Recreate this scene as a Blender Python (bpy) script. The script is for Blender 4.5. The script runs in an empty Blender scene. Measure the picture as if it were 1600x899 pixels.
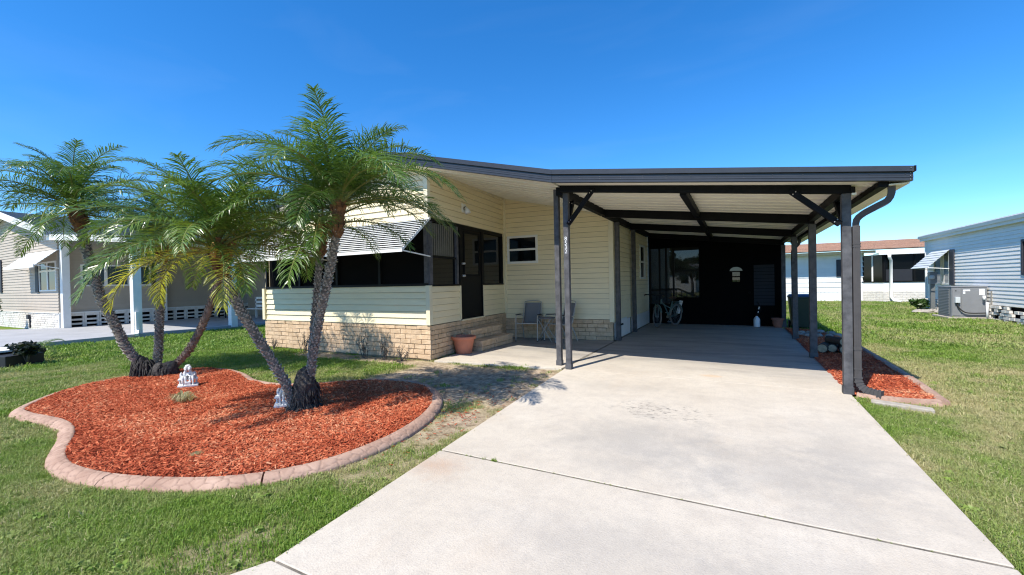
import bpy, bmesh, math, random
import numpy as np
from mathutils import Vector, Matrix, Euler

random.seed(7)
rng = np.random.default_rng(7)
SC = bpy.context.scene
COL = SC.collection
R = math.radians

# ------------------------------------------------------------------ camera
cam_d = bpy.data.cameras.new('camera')
cam_d.sensor_width = 36.0
cam_d.lens = 662.2 / 1600 * 36
cam_d.clip_start = 0.05
cam_d.clip_end = 2000
cam = bpy.data.objects.new('camera', cam_d)
COL.objects.link(cam)


def cam_matrix(yaw, pitch, roll, loc):
    f = Vector((-math.sin(yaw) * math.cos(pitch), math.cos(yaw) * math.cos(pitch), math.sin(pitch)))
    r = Vector((math.cos(yaw), math.sin(yaw), 0))
    u = r.cross(f)
    r2 = r * math.cos(roll) + u * math.sin(roll)
    u2 = u * math.cos(roll) - r * math.sin(roll)
    m = Matrix((r2, u2, -f)).transposed().to_4x4()
    m.translation = loc
    return m


cam.matrix_world = cam_matrix(0.4867, -0.01015, -0.02053, Vector((0, 0, 1.4)))
SC.camera = cam

# ------------------------------------------------------------------ world, sun, exposure
SUN_EL = R(53.5)
SUN_AZ = math.atan2(-0.30, -1.0)          # compass angle of the sun from +Y towards +X
sun_vec = Vector((math.sin(SUN_AZ) * math.cos(SUN_EL), math.cos(SUN_AZ) * math.cos(SUN_EL), math.sin(SUN_EL)))
W = bpy.data.worlds.new('World')
SC.world = W
W.use_nodes = True
nt = W.node_tree
sky = nt.nodes.new('ShaderNodeTexSky')
sky.sky_type = 'NISHITA'
sky.sun_disc = False
sky.sun_elevation = SUN_EL
sky.sun_rotation = SUN_AZ
sky.altitude = 0
sky.air_density = 1.0
sky.dust_density = 0.0
sky.ozone_density = 10.0
hsv = nt.nodes.new('ShaderNodeHueSaturation')
hsv.inputs['Saturation'].default_value = 1.19
nt.links.new(sky.outputs[0], hsv.inputs['Color'])
tcw = nt.nodes.new('ShaderNodeTexCoord')
mpw = nt.nodes.new('ShaderNodeMapping')
mpw.inputs['Scale'].default_value = (1.2, 2.6, 7.0)
mpw.inputs['Rotation'].default_value = (0.15, 0.1, 0.5)
nzw = nt.nodes.new('ShaderNodeTexNoise')
nzw.inputs['Scale'].default_value = 1.6
nzw.inputs['Detail'].default_value = 7
nzw.inputs['Distortion'].default_value = 0.6
rmw = nt.nodes.new('ShaderNodeMapRange')
rmw.inputs['From Min'].default_value = 0.52
rmw.inputs['From Max'].default_value = 0.85
rmw.inputs['To Max'].default_value = 0.035
mxw = nt.nodes.new('ShaderNodeMix')
mxw.data_type = 'RGBA'
mxw.inputs[7].default_value = (4.2, 4.9, 6.0, 1)
nt.links.new(tcw.outputs['Generated'], mpw.inputs['Vector'])
nt.links.new(mpw.outputs[0], nzw.inputs['Vector'])
nt.links.new(nzw.outputs[0], rmw.inputs[0])
nt.links.new(rmw.outputs[0], mxw.inputs[0])
nt.links.new(hsv.outputs[0], mxw.inputs[6])
nt.links.new(mxw.outputs[2], nt.nodes['Background'].inputs[0])
nt.nodes['Background'].inputs[1].default_value = 0.15
sl = bpy.data.lights.new('sun', 'SUN')
sl.energy = 4.7
sl.angle = R(0.53)
sl.color = (1.0, 0.945, 0.85)
so = bpy.data.objects.new('sun', sl)
so.rotation_euler = sun_vec.to_track_quat('Z', 'Y').to_euler()
so.location = (0, 0, 30)
COL.objects.link(so)
SC.view_settings.view_transform = 'Standard'
SC.view_settings.look = 'None'
SC.view_settings.exposure = 0.62
SC.view_settings.gamma = 1.0
SC.view_settings.use_curve_mapping = False
SC.cycles.use_denoising = True
SC.cycles.filter_width = 1.15
SC.cycles.max_bounces = 8
SC.cycles.transparent_max_bounces = 12


# ------------------------------------------------------------------ material helpers
def mat(name, base, rough=0.6, var=0.12, scale=6.0, bump=0.0, bscale=40.0, metal=0.0, spec=0.5, rnd=0.0,
        hue2=None, stretch=(1, 1, 1), local=False):
    m = bpy.data.materials.new(name)
    m.use_nodes = True
    t = m.node_tree
    N, L = t.nodes, t.links
    b = N['Principled BSDF']
    b.inputs['Roughness'].default_value = rough
    b.inputs['Metallic'].default_value = metal
    b.inputs['Specular IOR Level'].default_value = spec
    if local:
        co = N.new('ShaderNodeTexCoord').outputs['Object']
    else:
        co = N.new('ShaderNodeNewGeometry').outputs['Position']
    mp = N.new('ShaderNodeMapping')
    mp.inputs['Scale'].default_value = stretch
    L.new(co, mp.inputs['Vector'])
    tx = N.new('ShaderNodeTexNoise')
    tx.inputs['Scale'].default_value = scale
    tx.inputs['Detail'].default_value = 6
    tx.inputs['Roughness'].default_value = 0.65
    L.new(mp.outputs[0], tx.inputs['Vector'])
    cr = N.new('ShaderNodeValToRGB')
    c2 = hue2 if hue2 else tuple(min(1, c * (1 + var)) for c in base)
    c1 = tuple(c * (1 - var) for c in base)
    cr.color_ramp.elements[0].position = 0.3
    cr.color_ramp.elements[1].position = 0.7
    cr.color_ramp.elements[0].color = (*c1, 1)
    cr.color_ramp.elements[1].color = (*c2, 1)
    L.new(tx.outputs[0], cr.inputs[0])
    out = cr.outputs[0]
    if rnd > 0:
        oi = N.new('ShaderNodeObjectInfo')
        mr = N.new('ShaderNodeMapRange')
        mr.inputs['To Min'].default_value = 1 - rnd
        mr.inputs['To Max'].default_value = 1 + rnd
        L.new(oi.outputs['Random'], mr.inputs[0])
        hs = N.new('ShaderNodeHueSaturation')
        L.new(out, hs.inputs['Color'])
        L.new(mr.outputs[0], hs.inputs['Value'])
        out = hs.outputs[0]
    L.new(out, b.inputs['Base Color'])
    if bump > 0:
        t2 = N.new('ShaderNodeTexNoise')
        t2.inputs['Scale'].default_value = bscale
        t2.inputs['Detail'].default_value = 5
        L.new(mp.outputs[0], t2.inputs['Vector'])
        bp = N.new('ShaderNodeBump')
        bp.inputs['Strength'].default_value = bump
        bp.inputs['Distance'].default_value = 0.01
        L.new(t2.outputs[0], bp.inputs['Height'])
        L.new(bp.outputs[0], b.inputs['Normal'])
    return m


def math_node(N, L, op, a, b=None, c=None):
    n = N.new('ShaderNodeMath')
    n.operation = op
    for i, v in enumerate((a, b, c)):
        if v is None:
            continue
        if isinstance(v, (int, float)):
            n.inputs[i].default_value = v
        else:
            L.new(v, n.inputs[i])
    return n.outputs[0]


def mix_col(N, L, f, a, b, mode='MIX'):
    n = N.new('ShaderNodeMix')
    n.data_type = 'RGBA'
    n.blend_type = mode
    for i, v in ((0, f), (6, a), (7, b)):
        if isinstance(v, (int, float)):
            n.inputs[i].default_value = v
        elif isinstance(v, tuple):
            n.inputs[i].default_value = (*v, 1) if len(v) == 3 else v
        else:
            L.new(v, n.inputs[i])
    return n.outputs[2]


M = {}
M['siding'] = mat('cream_siding', (0.80, 0.69, 0.455), 0.55, 0.05, 2.5, 0.06, 60, stretch=(1, 1, 6), rnd=0.025)
M['soffit'] = mat('soffit_panel', (0.78, 0.755, 0.67), 0.5, 0.05, 2, rnd=0.03)
M['lap_shadow_board'] = mat('sheathing', (0.30, 0.25, 0.17), 0.9, 0.1, 5)
M['brick'] = mat('tan_brick', (0.58, 0.395, 0.235), 0.85, 0.17, 9, 0.6, 55, rnd=0.075, hue2=(0.68, 0.495, 0.325))
M['mortar'] = mat('mortar', (0.36, 0.275, 0.19), 0.9, 0.2, 20, 0.3, 80)
M['dark_metal'] = mat('charcoal_metal', (0.007, 0.0073, 0.0085), 0.6, 0.2, 8, 0.05, 30, spec=0.10)
M['fascia_paint'] = mat('fascia_paint', (0.030, 0.0315, 0.038), 0.38, 0.15, 8, 0.04, 30, spec=0.5)
M['post_paint'] = mat('grey_post_paint', (0.085, 0.085, 0.092), 0.65, 0.35, 9, 0.15, 26, hue2=(0.125, 0.123, 0.128), spec=0.12)
M['spout_paint'] = mat('grey_downspout_paint', (0.075, 0.07, 0.07), 0.6, 0.15, 7, 0.05, 26, spec=0.15)
M['roof_dark'] = mat('dark_roof', (0.07, 0.07, 0.075), 0.8, 0.2, 12, 0.3, 50)
M['white_trim'] = mat('white_trim', (0.78, 0.77, 0.73), 0.5, 0.05, 6)
M['beige_trim'] = mat('beige_trim', (0.74, 0.66, 0.46), 0.55, 0.05, 6)
M['awning'] = mat('awning_white', (0.80, 0.80, 0.77), 0.45, 0.07, 4, rnd=0.03)
M['black_frame'] = mat('black_frame', (0.006, 0.006, 0.0065), 0.5, 0.2, 10, spec=0.15)
M['glass'] = mat('dark_glass', (0.004, 0.0045, 0.005), 0.05, 0.1, 3, spec=0.35)
M['screen'] = mat('black_screen', (0.004, 0.004, 0.0045), 0.8, 0.2, 200, spec=0.06)
M['blind'] = mat('grey_blind', (0.13, 0.125, 0.10), 0.7, 0.1, 8)
M['steel'] = mat('bright_steel', (0.55, 0.55, 0.55), 0.3, 0.05, 8, metal=1.0)
M['terracotta'] = mat('terracotta', (0.52, 0.185, 0.11), 0.7, 0.12, 6, 0.1, 40)
M['sling'] = mat('grey_sling', (0.17, 0.175, 0.185), 0.8, 0.1, 90, 0.2, 400)
M['chair_tube'] = mat('taupe_tube', (0.42, 0.40, 0.36), 0.35, 0.1, 10)
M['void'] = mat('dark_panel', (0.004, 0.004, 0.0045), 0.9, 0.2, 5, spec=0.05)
M['shutter_panel'] = mat('slate_panel', (0.012, 0.015, 0.022), 0.8, 0.1, 5)
M['bin_green'] = mat('bin_green', (0.012, 0.03, 0.018), 0.5, 0.1, 5)
M['bin_blue'] = mat('bin_lid_blue', (0.03, 0.07, 0.16), 0.5, 0.1, 5)
M['mint'] = mat('mint_paint', (0.10, 0.17, 0.16), 0.3, 0.05, 5)
M['rubber'] = mat('rubber', (0.02, 0.02, 0.02), 0.8, 0.1, 5)
M['cream_tyre'] = mat('cream_tyre', (0.20, 0.17, 0.14), 0.8, 0.1, 5)
M['saddle'] = mat('brown_leather', (0.09, 0.045, 0.025), 0.55, 0.1, 5)
M['white_plastic'] = mat('white_plastic', (0.75, 0.76, 0.78), 0.4, 0.03, 5)
M['bark'] = mat('palm_bark', (0.105, 0.083, 0.066), 0.95, 0.45, 14, 0.8, 30, hue2=(0.21, 0.18, 0.15))
M['bark_stub'] = mat('palm_stub', (0.27, 0.24, 0.205), 0.95, 0.4, 22, 0.4, 60, hue2=(0.46, 0.425, 0.38))
M['bark_brown'] = mat('brown_palm_bark', (0.15, 0.095, 0.065), 0.95, 0.35, 14, 0.7, 30, hue2=(0.31, 0.225, 0.17))
M['fibre'] = mat('palm_fibre', (0.10, 0.045, 0.022), 0.9, 0.4, 20, 0.7, 45, hue2=(0.27, 0.125, 0.05))
M['root'] = mat('root_mass', (0.022, 0.019, 0.018), 0.95, 0.5, 25, 0.9, 50, hue2=(0.075, 0.066, 0.06))
M['petiole'] = mat('yellow_petiole', (0.20, 0.19, 0.045), 0.5, 0.2, 10, hue2=(0.17, 0.21, 0.05))
M['spathe'] = mat('fruit_spathe', (0.45, 0.235, 0.07), 0.7, 0.25, 18, 0.2, 50)
M['statue'] = mat('painted_stone', (0.60, 0.60, 0.60), 0.75, 0.35, 26, 0.4, 90, hue2=(0.82, 0.82, 0.81))
M['tan_siding'] = mat('tan_siding', (0.44, 0.375, 0.30), 0.6, 0.05, 3, rnd=0.03)
M['white_siding'] = mat('white_siding', (0.74, 0.76, 0.77), 0.55, 0.04, 3, rnd=0.02)
M['pale_blue_siding'] = mat('pale_blue_siding', (0.80, 0.78, 0.735), 0.55, 0.04, 3, rnd=0.02)
M['white_brick'] = mat('painted_brick', (0.70, 0.66, 0.60), 0.8, 0.15, 8, 0.3, 50, rnd=0.08)
M['grey_shingle'] = mat('grey_shingle', (0.26, 0.27, 0.29), 0.9, 0.25, 25, 0.4, 60)
M['brown_shingle'] = mat('brown_shingle', (0.33, 0.195, 0.135), 0.9, 0.3, 18, 0.4, 60, rnd=0.12)
M['ac_grey'] = mat('ac_grey', (0.20, 0.205, 0.215), 0.5, 0.06, 6)
M['ac_dark'] = mat('ac_coil_grey', (0.13, 0.14, 0.14), 0.6, 0.1, 60)
M['grey_awning'] = mat('grey_awning', (0.52, 0.55, 0.56), 0.5, 0.06, 6, rnd=0.03)
M['dark_shutter'] = mat('dark_shutter', (0.03, 0.032, 0.045), 0.6, 0.1, 5)
M['window_blue'] = mat('reflecting_glass', (0.06, 0.085, 0.095), 0.06, 0.1, 3)
M['wood'] = mat('cut_log', (0.36, 0.30, 0.20), 0.9, 0.3, 20, 0.4, 60)
M['log_bark'] = mat('log_bark', (0.06, 0.045, 0.035), 0.95, 0.3, 20, 0.6, 50)
M['rock'] = mat('rubble_rock', (0.30, 0.27, 0.23), 0.9, 0.25, 10, 0.5, 40, rnd=0.15)
M['planter'] = mat('black_planter', (0.012, 0.012, 0.013), 0.6, 0.2, 10)
M['dry_twig'] = mat('dry_twig', (0.10, 0.085, 0.07), 0.9, 0.2, 20)
M['shaded_pot'] = mat('shaded_clay', (0.30, 0.12, 0.08), 0.75, 0.1, 6)  # darker copy of the terracotta: the rear corner's shade is in the colour
M['joint_dirt'] = mat('joint_dirt', (0.11, 0.095, 0.075), 0.95, 0.4, 9, 0.4, 60, hue2=(0.24, 0.21, 0.165))
M['paver'] = mat('old_paver', (0.36, 0.32, 0.265), 0.9, 0.2, 12, 0.4, 50)
M['tree_bark'] = mat('tree_bark', (0.10, 0.075, 0.055), 0.95, 0.3, 12, 0.6, 30)


def leaf_mat(name, base, tip, rough=0.38, trans=0.25, rnd=0.12, spec=0.5):
    m = bpy.data.materials.new(name)
    m.use_nodes = True
    N, L = m.node_tree.nodes, m.node_tree.links
    b = N['Principled BSDF']
    b.inputs['Roughness'].default_value = rough
    b.inputs['Specular IOR Level'].default_value = spec
    geo = N.new('ShaderNodeNewGeometry')
    tx = N.new('ShaderNodeTexNoise')
    tx.inputs['Scale'].default_value = 7
    tx.inputs['Detail'].default_value = 3
    L.new(geo.outputs['Position'], tx.inputs['Vector'])
    oi = N.new('ShaderNodeObjectInfo')
    f = math_node(N, L, 'ADD', math_node(N, L, 'MULTIPLY', tx.outputs[0], 0.9), math_node(N, L, 'MULTIPLY', oi.outputs['Random'], 0.5))
    f = math_node(N, L, 'SUBTRACT', f, 0.25)
    c = mix_col(N, L, f, base, tip)
    L.new(c, b.inputs['Base Color'])
    tr = N.new('ShaderNodeBsdfTranslucent')
    L.new(mix_col(N, L, 0.5, c, (tip[0] * 1.6, tip[1] * 1.7, tip[2])), tr.inputs['Color'])
    ms = N.new('ShaderNodeMixShader')
    ms.inputs[0].default_value = trans
    L.new(b.outputs[0], ms.inputs[1])
    L.new(tr.outputs[0], ms.inputs[2])
    L.new(ms.outputs[0], N['Material Output'].inputs[0])
    return m


M['frond'] = leaf_mat('palm_leaf', (0.044, 0.100, 0.016), (0.12, 0.205, 0.038), 0.33, 0.30, spec=0.45)
M['frond_bright'] = leaf_mat('palm_leaf_fresh', (0.08, 0.15, 0.02), (0.17, 0.25, 0.035), 0.32, 0.25, spec=0.7)
M['frond_yellow'] = leaf_mat('palm_leaf_old', (0.22, 0.30, 0.035), (0.50, 0.46, 0.07), 0.4, 0.4)
M['tree_leaf'] = leaf_mat('tree_leaf', (0.02, 0.045, 0.012), (0.06, 0.11, 0.03), 0.5)
M['shrub_leaf'] = leaf_mat('shrub_leaf', (0.03, 0.07, 0.015), (0.09, 0.16, 0.03), 0.45)
M['dark_leaf'] = leaf_mat('dark_shrub_leaf', (0.008, 0.015, 0.008), (0.02, 0.035, 0.015), 0.5)
M['dry_leaf'] = leaf_mat('dry_grass_leaf', (0.28, 0.24, 0.12), (0.42, 0.40, 0.22), 0.6)


def attr_leaf(name, green, light, dry, rough=0.5):
    """Blade material: colour follows the scatter's own 'dry' value (how dead the turf is there)."""
    m = bpy.data.materials.new(name)
    m.use_nodes = True
    N, L = m.node_tree.nodes, m.node_tree.links
    b = N['Principled BSDF']
    b.inputs['Roughness'].default_value = rough
    b.inputs['Specular IOR Level'].default_value = 0.35
    at = N.new('ShaderNodeAttribute')
    at.attribute_type = 'INSTANCER'
    at.attribute_name = 'dry'
    oi = N.new('ShaderNodeObjectInfo')
    g = mix_col(N, L, oi.outputs['Random'], green, light)
    c = mix_col(N, L, at.outputs['Fac'], g, dry)
    L.new(c, b.inputs['Base Color'])
    tr = N.new('ShaderNodeBsdfTranslucent')
    L.new(c, tr.inputs['Color'])
    ms = N.new('ShaderNodeMixShader')
    ms.inputs[0].default_value = 0.3
    L.new(b.outputs[0], ms.inputs[1])
    L.new(tr.outputs[0], ms.inputs[2])
    L.new(ms.outputs[0], N['Material Output'].inputs[0])
    return m


M['grass'] = attr_leaf('grass_blade', (0.125, 0.23, 0.024), (0.245, 0.365, 0.05), (0.52, 0.45, 0.235))


def chip_mat():
    m = bpy.data.materials.new('red_mulch_chip')
    m.use_nodes = True
    N, L = m.node_tree.nodes, m.node_tree.links
    b = N['Principled BSDF']
    b.inputs['Roughness'].default_value = 0.85
    b.inputs['Specular IOR Level'].default_value = 0.2
    at = N.new('ShaderNodeAttribute')
    at.attribute_type = 'INSTANCER'
    at.attribute_name = 'dry'
    cr = N.new('ShaderNodeValToRGB')
    e = cr.color_ramp.elements
    e[0].color = (0.22, 0.035, 0.013, 1)
    e[1].color = (0.64, 0.32, 0.17, 1)
    for p, c in ((0.35, (0.42, 0.085, 0.034)), (0.75, (0.57, 0.175, 0.080)), (0.93, (0.63, 0.30, 0.165))):
        q = cr.color_ramp.elements.new(p)
        q.color = (*c, 1)
    L.new(at.outputs['Fac'], cr.inputs[0])
    L.new(cr.outputs[0], b.inputs['Base Color'])
    return m


M['chip'] = chip_mat()
M['mulch'] = mat('mulch_bed', (0.26, 0.045, 0.018), 0.95, 0.4, 30, 0.8, 60, hue2=(0.42, 0.09, 0.04))
M['curb'] = mat('stamped_curb', (0.37, 0.22, 0.155), 0.88, 0.25, 4, 0.25, 60, hue2=(0.47, 0.315, 0.235))
_t = M['curb'].node_tree
_b = _t.nodes['Principled BSDF']
_src = _b.inputs['Base Color'].links[0].from_socket
_a = _t.nodes.new('ShaderNodeAttribute')
_a.attribute_name = 'grime'
_t.links.new(mix_col(_t.nodes, _t.links, math_node(_t.nodes, _t.links, 'MULTIPLY', _a.outputs['Fac'], 0.7), _src, (0.20, 0.13, 0.10)), _b.inputs['Base Color'])


def concrete_mat():
    m = bpy.data.materials.new('driveway_concrete')
    m.use_nodes = True
    N, L = m.node_tree.nodes, m.node_tree.links
    b = N['Principled BSDF']
    b.inputs['Roughness'].default_value = 0.88
    b.inputs['Specular IOR Level'].default_value = 0.25
    pos = N.new('ShaderNodeNewGeometry').outputs['Position']

    def noise(scale, detail=5, rough=0.6, stretch=None):
        v = pos
        if stretch:
            mp = N.new('ShaderNodeMapping')
            mp.inputs['Scale'].default_value = stretch
            L.new(pos, mp.inputs['Vector'])
            v = mp.outputs[0]
        t = N.new('ShaderNodeTexNoise')
        t.inputs['Scale'].default_value = scale
        t.inputs['Detail'].default_value = detail
        t.inputs['Roughness'].default_value = rough
        L.new(v, t.inputs['Vector'])
        return t.outputs[0]

    def rampf(v, a, c):
        mr = N.new('ShaderNodeMapRange')
        mr.inputs['From Min'].default_value = a
        mr.inputs['From Max'].default_value = c
        L.new(v, mr.inputs[0])
        return mr.outputs[0]

    def blob(cx, cy, rx, ry, a=1.0, c=0.3):
        mp = N.new('ShaderNodeMapping')
        mp.vector_type = 'POINT'
        mp.inputs['Location'].default_value = (-cx / rx, -cy / ry, 0)
        mp.inputs['Scale'].default_value = (1 / rx, 1 / ry, 0)
        L.new(pos, mp.inputs['Vector'])
        ln = N.new('ShaderNodeVectorMath')
        ln.operation = 'LENGTH'
        L.new(mp.outputs[0], ln.inputs[0])
        d = math_node(N, L, 'ADD', ln.outputs['Value'], math_node(N, L, 'MULTIPLY', math_node(N, L, 'SUBTRACT', noise(2.6, 8, 0.75), 0.5), 2.6))
        return rampf(d, a, c)

    c = mix_col(N, L, rampf(noise(0.55, 4), 0.35, 0.65), (0.50, 0.437, 0.352), (0.56, 0.50, 0.415))
    c = mix_col(N, L, math_node(N, L, 'MULTIPLY', rampf(noise(1.7, 6, 0.7), 0.45, 0.75), 0.6), c, (0.375, 0.325, 0.268))
    # streaks across the carport slab (swept water, tyres)
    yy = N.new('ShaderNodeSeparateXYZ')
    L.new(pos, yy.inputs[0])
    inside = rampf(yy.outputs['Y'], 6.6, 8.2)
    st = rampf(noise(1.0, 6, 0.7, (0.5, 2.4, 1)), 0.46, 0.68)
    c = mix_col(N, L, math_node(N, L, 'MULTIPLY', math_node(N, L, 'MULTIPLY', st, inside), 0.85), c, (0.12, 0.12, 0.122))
    c = mix_col(N, L, math_node(N, L, 'MULTIPLY', inside, 0.55), c, (0.22, 0.216, 0.212))  # even darkening under the roof: carport shade painted into the floor colour
    # grey damp-looking patches
    for (cx, cy, rx, ry, k) in ((-0.75, 3.75, 0.75, 0.8, 0.5), (0.25, 3.55, 0.8, 0.7, 0.42), (0.75, 4.2, 0.45, 0.9, 0.35), (-0.6, 2.2, 0.8, 0.4, 0.3), (0.2, 2.4, 0.5, 0.3, 0.25), (-1.5, 5.6, 0.7, 0.3, 0.2)):
        c = mix_col(N, L, math_node(N, L, 'MULTIPLY', blob(cx, cy, rx, ry, 1.1, 0.2), k), c, (0.275, 0.26, 0.24))
    # rust by the joint
    rb = math_node(N, L, 'MULTIPLY', blob(-2.06, 2.58, 0.27, 0.24, 1.1, 0.2), 0.55)
    c = mix_col(N, L, rb, c, (0.40, 0.245, 0.155))
    c = mix_col(N, L, math_node(N, L, 'MULTIPLY', blob(-0.35, 6.75, 0.16, 0.10, 1.0, 0.3), 0.4), c, (0.55, 0.33, 0.16))
    # worn rough spots with dark pits
    pit = rampf(noise(20, 4, 0.65, (0.7, 1.3, 1)), 0.53, 0.62)
    pm = math_node(N, L, 'MULTIPLY', blob(-0.74, 4.70, 0.52, 0.36, 1.1, 0.35), pit)
    c = mix_col(N, L, math_node(N, L, 'MULTIPLY', pm, 0.9), c, (0.12, 0.115, 0.105))
    sp = rampf(noise(70, 3, 0.7), 0.52, 0.70)
    c = mix_col(N, L, math_node(N, L, 'MULTIPLY', sp, 0.38), c, (0.27, 0.25, 0.23))
    sp2 = rampf(noise(60, 2, 0.5), 0.60, 0.72)
    c = mix_col(N, L, math_node(N, L, 'MULTIPLY', sp2, 0.22), c, (0.60, 0.56, 0.51))
    # faint broom marks and blotchy grime
    bm_ = rampf(noise(3.0, 6, 0.75, (14, 1.2, 1)), 0.50, 0.70)
    c = mix_col(N, L, math_node(N, L, 'MULTIPLY', bm_, 0.16), c, (0.34, 0.30, 0.255))
    gr = rampf(noise(9.0, 8, 0.85), 0.47, 0.68)
    c = mix_col(N, L, math_node(N, L, 'MULTIPLY', gr, 0.42), c, (0.34, 0.305, 0.262))
    tan_ = rampf(noise(0.9, 5, 0.7, (1, .5, 1)), 0.55, 0.75)
    c = mix_col(N, L, math_node(N, L, 'MULTIPLY', tan_, 0.35), c, (0.50, 0.395, 0.285))
    L.new(c, b.inputs['Base Color'])
    bp = N.new('ShaderNodeBump')
    bp.inputs['Strength'].default_value = 0.5
    bp.inputs['Distance'].default_value = 0.006
    L.new(noise(95, 4, 0.6), bp.inputs['Height'])
    L.new(bp.outputs[0], b.inputs['Normal'])
    return m


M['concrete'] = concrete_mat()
M['neighbour_concrete'] = mat('pale_concrete', (0.335, 0.335, 0.34), 0.85, 0.12, 1.2, 0.2, 60)


def ground_mat():
    m = bpy.data.materials.new('lawn_ground')
    m.use_nodes = True
    N, L = m.node_tree.nodes, m.node_tree.links
    b = N['Principled BSDF']
    b.inputs['Roughness'].default_value = 0.95
    b.inputs['Specular IOR Level'].default_value = 0.1
    at = N.new('ShaderNodeAttribute')
    at.attribute_name = 'dry'
    a2 = N.new('ShaderNodeAttribute')
    a2.attribute_name = 'dirt'
    pos = N.new('ShaderNodeNewGeometry').outputs['Position']
    t = N.new('ShaderNodeTexNoise')
    t.inputs['Scale'].default_value = 45
    t.inputs['Detail'].default_value = 6
    t.inputs['Roughness'].default_value = 0.75
    L.new(pos, t.inputs['Vector'])
    t3 = N.new('ShaderNodeTexNoise')
    t3.inputs['Scale'].default_value = 9
    t3.inputs['Detail'].default_value = 7
    t3.inputs['Roughness'].default_value = 0.8
    L.new(pos, t3.inputs['Vector'])
    mrg = N.new('ShaderNodeMapRange')
    mrg.inputs['From Min'].default_value = 0.38
    mrg.inputs['From Max'].default_value = 0.62
    L.new(t3.outputs[0], mrg.inputs[0])
    g = mix_col(N, L, t.outputs[0], (0.06, 0.11, 0.012), (0.17, 0.24, 0.035))
    d = mix_col(N, L, t.outputs[0], (0.25, 0.21, 0.09), (0.46, 0.39, 0.20))
    c = mix_col(N, L, at.outputs['Fac'], g, d)
    s = mix_col(N, L, mrg.outputs[0], mix_col(N, L, t.outputs[0], (0.10, 0.075, 0.05), (0.30, 0.21, 0.135)), mix_col(N, L, t.outputs[0], (0.42, 0.32, 0.21), (0.66, 0.54, 0.40)))
    c = mix_col(N, L, a2.outputs['Fac'], c, s)
    L.new(c, b.inputs['Base Color'])
    bp = N.new('ShaderNodeBump')
    bp.inputs['Strength'].default_value = 0.9
    bp.inputs['Distance'].default_value = 0.02
    L.new(t.outputs[0], bp.inputs['Height'])
    L.new(bp.outputs[0], b.inputs['Normal'])
    return m


M['ground'] = ground_mat()


def screen_cloth():
    m = bpy.data.materials.new('see_through_screen')
    m.use_nodes = True
    N, L = m.node_tree.nodes, m.node_tree.links
    b = N['Principled BSDF']
    b.inputs['Base Color'].default_value = (0.012, 0.012, 0.013, 1)
    b.inputs['Roughness'].default_value = 0.8
    t = N.new('ShaderNodeBsdfTransparent')
    ms = N.new('ShaderNodeMixShader')
    ms.inputs[0].default_value = 0.2
    L.new(b.outputs[0], ms.inputs[1])
    L.new(t.outputs[0], ms.inputs[2])
    L.new(ms.outputs[0], N['Material Output'].inputs[0])
    return m


M['screen_cloth'] = screen_cloth()

# ------------------------------------------------------------------ mesh helpers
OFF = {}


def link(name, me, parent=None, local=False):
    o = bpy.data.objects.new(name, me)
    COL.objects.link(o)
    if parent is not None:
        o.parent = parent
        if not local and parent.name in OFF:
            o.location = -OFF[parent.name]
    return o


def thing(name, label, cat, loc=(0, 0, 0), group=None):
    o = bpy.data.objects.new(name, None)
    o.empty_display_size = 0.2
    COL.objects.link(o)
    o.location = loc
    o['label'] = label
    o['category'] = cat
    if group:
        o['group'] = group
    OFF[o.name] = Vector(loc)
    return o


def tag(o, label, cat, group=None):
    o['label'] = label
    o['category'] = cat
    if group:
        o['group'] = group
    return o


def me_from(name, v, f, m=None, smooth=False):
    me = bpy.data.meshes.new(name)
    me.from_pydata([tuple(p) for p in v], [], f)
    if m is not None:
        me.materials.append(m)
    if smooth:
        me.polygons.foreach_set('use_smooth', [True] * len(me.polygons))
    me.update()
    return me


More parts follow.
